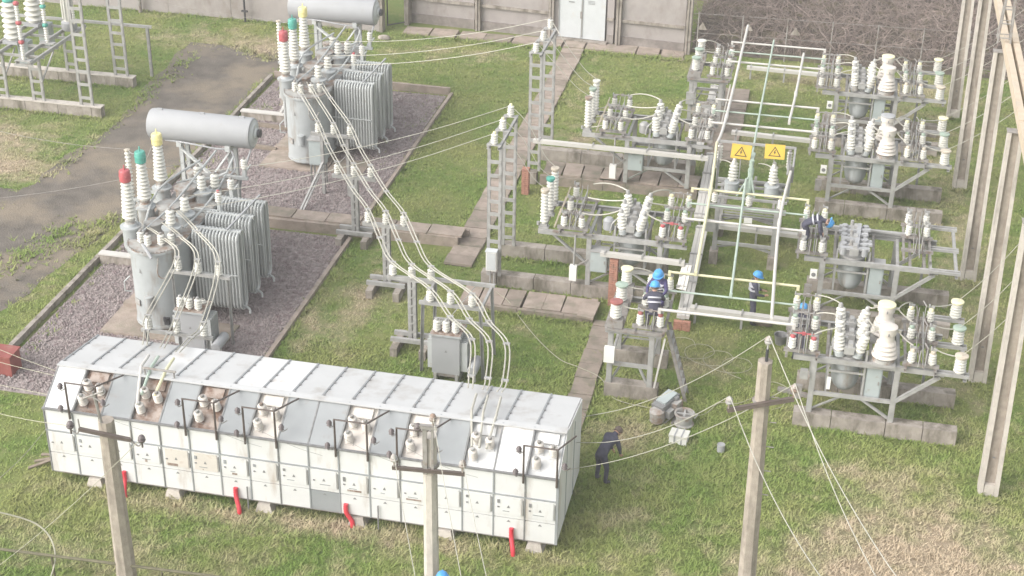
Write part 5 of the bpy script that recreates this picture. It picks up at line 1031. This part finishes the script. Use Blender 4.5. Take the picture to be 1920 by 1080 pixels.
# cables lying about
wire('pale cable snaking from the meter box over the walkway to the generator', [(-8.95, 39.95, .1), (-8.7, 39.5, .19), (-8.3, 39.1, .2), (-7.9, 38.6, .06), (-7.0, 37.3, .05), (-6.2, 36.4, .05), (-5.6, 36.0, .12), (-4.9, 35.6, .1), (-4.4, 34.75, .05), (-3.3, 34.5, .05)], .016, ROPE, 'cables on the ground', 'ground_cable')
lp = [(-3.1+1.1*t*.12+.55*math.cos(t*1.5), 38.0-.06*t+.5*math.sin(t*1.5), .05) for t in np.arange(0, 16, .6)]
wire('pale cable lying in loose coils on the grass by the leaning ladder', lp, .012, ROPE, 'cables on the ground', 'ground_cable')
wire('pale cable wandering from the generator past the lone pole', [(-2.9, 34.4, .05), (-2.0, 34.5, .05), (-1.6, 35.2, .05), (-1.1, 35.3, .05), (-.6, 35.9, .05), (-.3, 36.6, .05), (.2, 36.3, .05), (.1, 35.5, .05), (-.2, 35.2, .05)], .014, ROPE, 'cables on the ground', 'ground_cable')
wire('pale cable hanging in an arc at the lower left corner', [(-17.0, 24.2, 1.9), (-15.9, 24.6, 1.35), (-15.35, 24.3, .9), (-15.25, 23.6, .5), (-15.5, 23.0, .2)], .03, ROPE, 'cables on the ground', 'ground_cable')

# ------------------------------------------------------------------ cable trays and piers
def tray(label, p, q, wd, ribs=3, h=.10):
    T = thing('cable_tray', label, 'cable tray', p, 'pale cable trays'); p, q = Vector(p), Vector(q); d = (q-p).normalized(); a = d.cross(Vector((0, 0, 1))).normalized()
    for k in range(ribs): o = a*(k-(ribs-1)/2)*wd/ribs; part(T, 'trunking', MB().beam(p+o, q+o, wd/ribs*.92, h+.03*(k % 2)), TUBEW)
    n = max(2, int((q-p).length/1.6))
    for k in range(n+1):
        c = p.lerp(q, (k+.12)/(n+.24)); part(T, 'strap', MB().box(c+Vector((0, 0, h*.55)), (.05 if abs(d.x) > .5 else wd*1.08, wd*1.08 if abs(d.x) > .5 else .05, .09)), STEEL)
        if p.z < 1: part(T, 'support', MB().box((c.x, c.y, (p.z-.06)/2), (.07, .07, p.z-.06)), STEEL)
    return T
for r_, y_ in ((4, 39.4), (3, 45.05), (2, 53.0), (1, 60.0)): tray('double white tray crossing low to the %s right-hand bay' % ROWN[r_], (-2.9, y_+.05, .5), (.15, y_-.05, .5), .24, 2)
tray('ribbed white tray running away on the ground, nearest length', (-3.06, 39.1, .34), (-3.14, 45.2, .34), .38); tray('ribbed white tray running away on the ground, middle length', (-3.3, 45.8, .34), (-3.42, 51.2, .34), .38); tray('ribbed white tray running away on the ground, farthest length', (-3.95, 51.4, .34), (-4.0, 58, .34), .3)
for (p, q, lab) in (((-5.7, 39.98, 1.68), (-3.2, 39.94, 1.68), 'white tray along the front of the second left-hand bay'), ((-9.3, 47.6, 1.75), (-3.3, 47.55, 1.75), 'white tray along the front of the third left-hand bay')):
    T = tray(lab, p, q, .2, 2)
    for x in ((-5.3, -3.25) if p[1] < 41 else (-7.4, -5.9, -3.5)): part(T, 'bracket', MB().beam((x, p[1], 1.6), (x, p[1]+.32, 1.6), .05), STEEL)
T = tray('short upright white tray joining the ground tray to the second left bay', (-3.2, 39.55, 1.0), (-3.12, 39.95, 1.62), .3)
part(T, 'post', MB().beam((-3.16, 39.6, 0), (-3.16, 39.6, 1.0), .1), STEEL)
for (x, y, h, lab) in ((-5.28, 39.98, 1.55, 'red brick pier at the front of the second left-hand bay'), (-9.42, 47.0, .95, 'pinkish brick pier at the foot of the farther ladder column')):
    T = thing('brick_pier', lab, 'pier', (x, y, 0), 'brick piers'); z = 0
    while z < h-.04:
        for k in range(2): part(T, 'brick', MB().box((x+(-.062 if k else .062), y+random.uniform(-.004, .004), z+.034), (.118, .25, .062)), BRICK)
        z += .074

# ------------------------------------------------------------------ things lying about
T = thing('portable_generator', 'dark grey portable generator tilted on the grass', 'generator', (-2.95, 34.3, 0))
Mg = Matrix.Rotation(-.5, 3, 'Z') @ Matrix.Rotation(.12, 3, 'X')
def gq(x, y, z): return Vector((-2.95, 34.3, .32)) + Mg @ Vector((x, y, z))
part(T, 'housing', MB().box(gq(0, 0, .02), (.36, .78, .44), Mg), SEAM); part(T, 'grille', MB().box(gq(-.19, .05, .03), (.03, .6, .36), Mg), BLACK); part(T, 'panel', MB().box(gq(0, .05, .27), (.3, .56, .05), Mg), TEAL); part(T, 'engine', MB().box(gq(.24, .15, .02), (.2, .3, .3), Mg), COVER); part(T, 'fuel_cap', MB().cyl(gq(.2, .2, .18), .07, .08, 10), SEAM); part(T, 'engine', MB().box(gq(.22, -.15, -.05), (.18, .22, .22), Mg), STEEL)
part(T, 'front_shell', MB().lathe([(.2, -.16), (.2, .16), (.12, .22)], gq(.02, -.42, -.04), 14, Mg), COVER, 40); part(T, 'frame_tube', MB().tube([gq(-.2, .38, -.28), gq(-.2, -.5, -.28), gq(.2, -.5, -.28), gq(.2, .38, -.28), gq(-.2, .38, -.28)], .025, 7), STEEL)
for s in (-.2, .2): part(T, 'skid', MB().beam((-2.95+s*1.1, 33.9, .03), (-2.85+s*1.1, 34.6, .03), .05, .06), STEELD)
T = thing('cable_reel', 'grey open cable reel lying next to the generator', 'reel', (-2.42, 34.0, 0)); part(T, 'drum', MB().lathe([(.24, 0), (.27, .05), (.22, .08), (.22, .30), (.27, .33), (.27, .38), (.22, .38), (.21, .2), (.02, .2)], (-2.42, 34.0, 0), 20), COVER, 35); part(T, 'spoke', MB().beam((-2.63, 34.0, .34), (-2.21, 34.0, .34), .05, .03), STEEL); part(T, 'spoke', MB().beam((-2.42, 33.79, .335), (-2.42, 34.21, .335), .05, .03), STEEL); part(T, 'handle', MB().tube(spline([(-2.18, 34.1, .3), (-2.08, 34.05, .34), (-2.15, 33.9, .3)], 3), .02, 6), STEEL)
T = thing('white_case', 'white plastic case with ribbed lid lying on the grass', 'case', (-2.45, 33.2, 0)); part(T, 'box', MB().box((-2.45, 33.2, .1), (.46, .34, .2), (0, 0, -.12)), SIGNW); part(T, 'lid', MB().box((-2.45, 33.2, .235), (.49, .37, .06), (0, 0, -.12)), PORC)
for s in (-.09, .09): part(T, 'strap', MB().box((-2.45+s, 33.2, .15), (.03, .39, .26), (0, 0, -.12)), CONS)
T = thing('bucket', 'dark bucket with pale handle on the grass by the nearest right bay', 'bucket', (-.2, 38.85, 0)); part(T, 'pail', MB().lathe([(.14, 0), (.19, .3), (.20, .31), (.17, .30), (.13, .06), (.02, .05)], (-.2, 38.85, 0), 16), SEAM, 40); part(T, 'handle', MB().tube(spline([(-.02, 38.85, .3), (.06, 38.8, .4), (0, 38.95, .44)], 4), .015, 6), PORC)
T = thing('paint_can', 'small pale can standing on the front grass', 'can', (-1.35, 33.0, 0)); part(T, 'can', MB().cyl((-1.35, 33.0, 0), .1, .2, 14), CONS, 35); part(T, 'rim', MB().lathe([(.105, .19), (.105, .215), (.085, .215), (.08, .19)], (-1.35, 33.0, 0), 14), STEEL, 35)
T = thing('leaning_ladder', 'grey step ladder leaning on the nearest left-hand end bay', 'ladder', (-2.6, 35.3, 0))
for yy in (35.1, 35.55): part(T, 'stringer', MB().beam((-2.5, yy, 0), (-3.13, yy+.02, 2.15), .035, .09), STEELD)
for k in range(1, 9): t = k/9; part(T, 'step', MB().b2(-2.5-.63*t-.05, -2.5-.63*t+.05, 35.12, 35.55, 2.15*t-.012, 2.15*t+.012), STEEL)
T = thing('hydrant_box', 'dull red sand box standing at the corner of the nearer pit', 'box', (-20.95, 32.2, 0)); part(T, 'box', MB().b2(-21.9, -20.62, 31.95, 32.5, 0, .62), REDBOX); part(T, 'lid', MB().box((-21.26, 32.22, .645), (1.34, .62, .05), (.02, 0, 0)), REDBOX); part(T, 'plate', MB().b2(-21.22, -21.08, 31.935, 31.95, .3, .42), SIGNW)
T = thing('pallet_scrap', 'broken brown planks lying beside the left end of the house', 'planks', (-18.2, 28.6, 0))
for k in range(3): part(T, 'plank', MB().box((-17.9+.1*k, 28.3+k*.16, .1+.05*k), (.6, .08, .03), (.1, -.25+.08*k, .5-.2*k)), WOOD)
T = thing('pipe_railing', 'thin olive pipe railing in the lower left corner', 'railing', (-14.5, 24.1, 0)); part(T, 'rail', MB().tube([(-18.5, 23.9, 1.0), (-10.5, 24.25, 1.0)], .035, 7), OLIVE)
for x in (-17.6, -15.3, -12.7, -10.6): part(T, 'post', MB().tube([(x, 24.06, 0), (x, 24.06, 1.0)], .028, 7), OLIVE)
T = thing('steel_offcut', 'rusty channel offcut lying across the grass by the nearest right bay', 'offcut', (.4, 36.2, 0)); part(T, 'channel', MB().chan((-.1, 36.3, .06), (.8, 36.1, .06), .12, .1), STEELD)
solo('wall_rubble', 'pale lump of stone lying by the corner of the boundary wall', 'stone', MB().lathe([(.02, 0), (.22, .02), (.2, .12), (.1, .17), (.02, .18)], (-18.6, 60.9, 0), 9, None, 1.3, .8), CONC, (-18.6, 60.9, 0), smooth=60)
for k, y in enumerate((53.2, 54.5)): solo('timber_sleeper', 'dark timber sleeper lying on the farther gravel, %s one' % ('nearer', 'rear')[k], 'sleeper', MB().box((-19.7+k*.1, 48.3+k*1.9, .12), (1.6, .16, .12), (0, 0, -.1)), WOOD, (-19.7, 48.3+k*1.9, 0))

T = thing('tool_bag', 'open brown tool bag with pale gloves behind the low white tray', 'bag', (-.75, 39.85, 0)); part(T, 'bag', MB().lathe([(.20, 0), (.24, .1), (.22, .26), (.18, .25), (.17, .12), (.02, .1)], (-.75, 39.85, 0), 14, None, 1.3, .8), WOOD, 40)
for k in range(3): part(T, 'glove', MB().lathe([(.02, 0), (.07, .03), (.06, .09), (.02, .12)], (-.93+k*.17, 39.85, .2), 8), TANB, 50)
T = thing('brick_pier', 'low brick block at the near end of the ribbed ground tray', 'pier', (-3.06, 38.98, 0), 'brick piers')
for q in range(4):
    for k in range(2): part(T, 'brick', MB().box((-3.06+(-.125 if k else .125), 38.95, .036+q*.074), (.24, .13, .066)), BRICK)

# ------------------------------------------------------------------ added air volume, lifts dark tones and flattens contrast
hz = bpy.data.materials.new('tone_veil_air'); hz.use_nodes = True; ht_ = hz.node_tree; ht_.nodes.remove(ht_.nodes['Principled BSDF'])
pv = ht_.nodes.new('ShaderNodeVolumePrincipled'); pv.inputs['Color'].default_value = (.97, .95, .92, 1); pv.inputs['Density'].default_value = VEIL_DENSITY; pv.inputs['Anisotropy'].default_value = .2
ht_.links.new(pv.outputs[0], ht_.nodes['Material Output'].inputs['Volume'])
solo('tone_veil', 'pale air volume added over the whole yard to lift dark tones', None, MB().b2(-420, 420, -220, 620, -1, 24), hz, kind='stuff')

# ------------------------------------------------------------------ people
BASE = dict(pelvis=(0, 0, .93), spine=(0, 0, 1.13), chest=(0, 0, 1.34), neck=(0, .01, 1.49), head=(0, .035, 1.61), top=(0, .03, 1.69))
for s, c in ((-1, 'l'), (1, 'r')):
    BASE.update({c+'sh': (s*.17, 0, 1.41), c+'el': (s*.24, -.02, 1.13), c+'wr': (s*.24, .1, .9), c+'ha': (s*.235, .14, .83), c+'hip': (s*.095, 0, .88), c+'kn': (s*.11, .04, .49), c+'an': (s*.11, -.02, .09), c+'toe': (s*.125, .15, .045)})
RAD_ = dict(pelvis=(.155, .12), spine=(.145, .11), chest=(.165, .12), neck=(.055, .055), head=(.085, .1), top=(.06, .07), sh=(.075, .075), el=(.052, .052), wr=(.035, .035), ha=(.04, .025), hip=(.095, .1), kn=(.068, .068), an=(.048, .05), toe=(.042, .035))
EDG = [('pelvis', 'spine'), ('spine', 'chest'), ('chest', 'neck'), ('neck', 'head'), ('head', 'top')]
for c in 'lr': EDG += [('chest', c+'sh'), (c+'sh', c+'el'), (c+'el', c+'wr'), (c+'wr', c+'ha'), ('pelvis', c+'hip'), (c+'hip', c+'kn'), (c+'kn', c+'an'), (c+'an', c+'toe')]
def person(label, loc, rz, pose, cloth=CLOTH, helmet=True, stripes=True):
    J = {k: Vector(v) for k, v in {**BASE, **pose}.items()}; keys = list(J)
    T = thing('person', label, 'person', loc, 'workers'); Rz = Matrix.Rotation(rz, 3, 'Z'); W = lambda v: Rz @ Vector(v)+Vector(loc)
    me = bpy.data.meshes.new('body'); me.from_pydata([J[k] for k in keys], [(keys.index(a), keys.index(b)) for a, b in EDG], [])
    tmp = bpy.data.objects.new('tmp_body', me); C.objects.link(tmp)
    sk = tmp.modifiers.new('skin', 'SKIN'); sub = tmp.modifiers.new('sub', 'SUBSURF'); sub.levels = 1
    for k, v in zip(keys, me.skin_vertices[0].data): r = RAD_.get(k) or RAD_[k[1:]]; v.radius = r; v.use_root = k == 'pelvis'
    dg = bpy.context.evaluated_depsgraph_get(); bm_ = bpy.data.meshes.new_from_object(tmp.evaluated_get(dg)); bpy.data.objects.remove(tmp)
    for v in bm_.vertices: v.co = Rz @ v.co
    # five bent fingers on each palm, rooted inside it
    vs_ = [v.co.copy() for v in bm_.vertices]; fs_ = [tuple(p.vertices) for p in bm_.polygons]; fb = MB(); nb = len(fs_)
    for c in 'lr':
        d = (J[c+'ha']-J[c+'wr']).normalized(); a = d.cross(Vector((0, 0, 1))); a = a.normalized() if a.length > .1 else Vector((1, 0, 0)); n_ = a.cross(d)
        for q in range(4): o = J[c+'ha']+a*(q-1.5)*.02; l = (.06, .07, .065, .05)[q]; fb.tube([Rz @ o, Rz @ (o+d*l*.6-n_*.008), Rz @ (o+d*l-n_*.03)], [.010, .009, .006], 5)
        o = J[c+'wr'].lerp(J[c+'ha'], .6)+a*.03; fb.tube([Rz @ o, Rz @ (o+a*.03+d*.02), Rz @ (o+a*.035+d*.05)], [.011, .010, .007], 5)
    n0 = len(vs_); bd = bpy.data.meshes.new('body'); bd.from_pydata([tuple(v) for v in vs_]+fb.v, [], fs_+[tuple(i+n0 for i in f) for f in fb.f])
    for m_ in (cloth, SKIN, BLACK): bd.materials.append(m_)
    Ri = Rz.inverted()
    for i, p in enumerate(bd.polygons):
        if i >= nb: p.material_index = 1; continue
        c_ = Ri @ p.center; best, bi = 9, 0
        for a, b in EDG:
            A, B = J[a], J[b]; t = max(0, min(1, (c_-A).dot(B-A)/max(1e-6, (B-A).length_squared))); dd = (c_-A.lerp(B, t)).length-(.05 if a in ('spine', 'pelvis', 'chest') and b in ('spine', 'chest') else 0)
            if dd < best: best = dd; bi = 1 if b in ('head', 'top', 'lha', 'rha') and not (b == 'head' and t < .3) else (2 if b[1:] == 'toe' else 0)
        p.material_index = bi
    bd.shade_smooth(); o = bpy.data.objects.new('body', bd); C.objects.link(o); o.parent = T
    up = (J['top']-J['neck']).normalized(); hd = J['head']; fw = (Vector((0, 1, 0))-up*up.y); fw = fw.normalized() if fw.length > .2 else Vector((0, 0, -1)); sd_ = fw.cross(up)
    Mh = Matrix((sd_, fw, up)).transposed(); Mw = Rz @ Mh; hc = W(hd)
    f = MB(); f.lathe([(.002, .022), (.014, 0), (.016, -.02), (.004, -.03)], hc+Mw @ Vector((0, .105, -.005)), 6, Mw)
    for s in (-1, 1): f.box(hc+Mw @ Vector((s*.092, 0, -.01)), (.018, .035, .06), Mw)
    part(T, 'nose_and_ears', f, SKIN, 60); e = MB()
    for s in (-1, 1): e.box(hc+Mw @ Vector((s*.034, .098, .022)), (.024, .008, .012), Mw)
    e.box(hc+Mw @ Vector((0, .098, -.052)), (.045, .008, .01), Mw); part(T, 'eyes_and_mouth', e, HAIR)
    part(T, 'hair', MB().lathe([(.098, -.03), (.106, .02), (.104, .06), (.07, .115), (.01, .13)], hc+Mw @ Vector((0, -.018, .0)), 14, Mw, 1, 1.05), HAIR, 60)
    if helmet:
        h = part(T, 'helmet', MB().lathe([(.128, .035), (.132, .055), (.124, .10), (.10, .15), (.06, .178), (.01, .188)], hc+Mw @ Vector((0, -.005, .0)), 18, Mw, 1, 1.12), HELM, 60)
        part(h, 'brim', MB().lathe([(.118, .028), (.152, .030), (.152, .040), (.12, .05)], hc+Mw @ Vector((0, .018, 0)), 18, Mw, 1, 1.15), HELM, 40); part(h, 'ridge', MB().box(hc+Mw @ Vector((0, -.005, .165)), (.03, .16, .04), Mw), HELM)
    if stripes:
        ax = (J['chest']-J['spine']).normalized(); rr = Vector((1, 0, 0)); ff = ax.cross(rr).normalized(); rr = ff.cross(ax).normalized(); Ms = Rz @ Matrix((rr, -ff if False else ff, ax)).transposed()
        for t in (.35, .95):
            c_ = J['spine'].lerp(J['chest'], t); part(T, 'reflective_band', MB().lathe([(1, -.02), (1.02, -.02), (1.02, .02), (1, .02)], W(c_), 20, Ms, .185, .155), REFL, 40)
    return T
person('worker in navy workwear and blue helmet standing on the grass under the busbars', (-1.12, 39.75, 0), R(-75), dict(rel=(.27, .05, 1.14), rwr=(.17, .28, 1.05), rha=(.13, .36, 1.06), lel=(-.27, .05, 1.14), lwr=(-.16, .28, 1.06), lha=(-.1, .35, 1.08), head=(0, .06, 1.60), top=(0, .085, 1.68)))
CR = dict(pelvis=(0, -.1, .52), spine=(0, -.02, .68), chest=(0, .08, .86), neck=(0, .13, .99), head=(0, .17, 1.10), top=(0, .19, 1.18), lsh=(-.17, .08, .92), rsh=(.17, .08, .92), lel=(-.27, .22, .72), rel=(.27, .22, .72), lwr=(-.2, .42, .62), rwr=(.2, .42, .62), lha=(-.19, .49, .6), rha=(.19, .49, .6),
          lhip=(-.095, -.08, .48), rhip=(.095, -.08, .48), lkn=(-.17, .25, .36), rkn=(.17, .25, .36), lan=(-.13, -.02, .09), ran=(.13, -.02, .09), ltoe=(-.15, .14, .045), rtoe=(.15, .14, .045))
person('crouching worker in dark striped jacket and blue helmet, back turned, on the near end bay', (-3.53, 35.12, 2.2), R(8), {**CR, 'pelvis': (0, -.02, .42)})
person('crouching worker in violet jacket and blue helmet facing his mate on the near end bay', (-3.5, 36.12, 2.2), R(165), CR, CLOTHV)
BN = dict(pelvis=(0, -.12, .72), spine=(0, .05, .84), chest=(0, .26, .90), neck=(0, .42, .88), head=(0, .53, .83), top=(0, .60, .80), lsh=(-.17, .3, .88), rsh=(.17, .3, .88), lel=(-.22, .34, .62), rel=(.22, .34, .62), lwr=(-.15, .42, .40), rwr=(.15, .42, .40), lha=(-.14, .44, .33), rha=(.14, .44, .33),
          lhip=(-.1, -.12, .68), rhip=(.1, -.12, .68), lkn=(-.12, .02, .38), rkn=(.12, .02, .38), lan=(-.12, -.12, .09), ran=(.12, -.12, .09), ltoe=(-.13, .05, .045), rtoe=(.13, .05, .045))
person('worker bent double over the stripped second right-hand bay, blue helmet', (.22, 40.95, 2.18), R(-90), BN)
person('worker half hidden behind the red capped insulators, only blue helmet clear', (.34, 38.15, 0), R(170), {})
LB = dict(BASE); LB = dict(pelvis=(0, -.1, .9), spine=(0, .05, 1.06), chest=(0, .26, 1.18), neck=(0, .38, 1.25), head=(0, .48, 1.29), top=(0, .55, 1.33), lsh=(-.17, .28, 1.2), rsh=(.17, .28, 1.2), lel=(-.22, .34, .93), rel=(.22, .34, .93), lwr=(-.14, .46, .72), rwr=(.14, .46, .72), lha=(-.12, .5, .65), rha=(.12, .5, .65), lhip=(-.1, -.1, .86), rhip=(.1, -.1, .86), lkn=(-.14, .0, .48), rkn=(.14, .0, .48), lan=(-.15, -.06, .09), ran=(.15, -.06, .09), ltoe=(-.16, .11, .045), rtoe=(.16, .11, .045))
person('bareheaded worker in dark clothes stooping beside the right end of the house', (-4.1, 30.97, 0), R(-35), LB, CLOTH, False, False)
person('worker at the very bottom edge, only the top of a blue helmet showing', (-6.52, 24.5, 0), R(10), {})
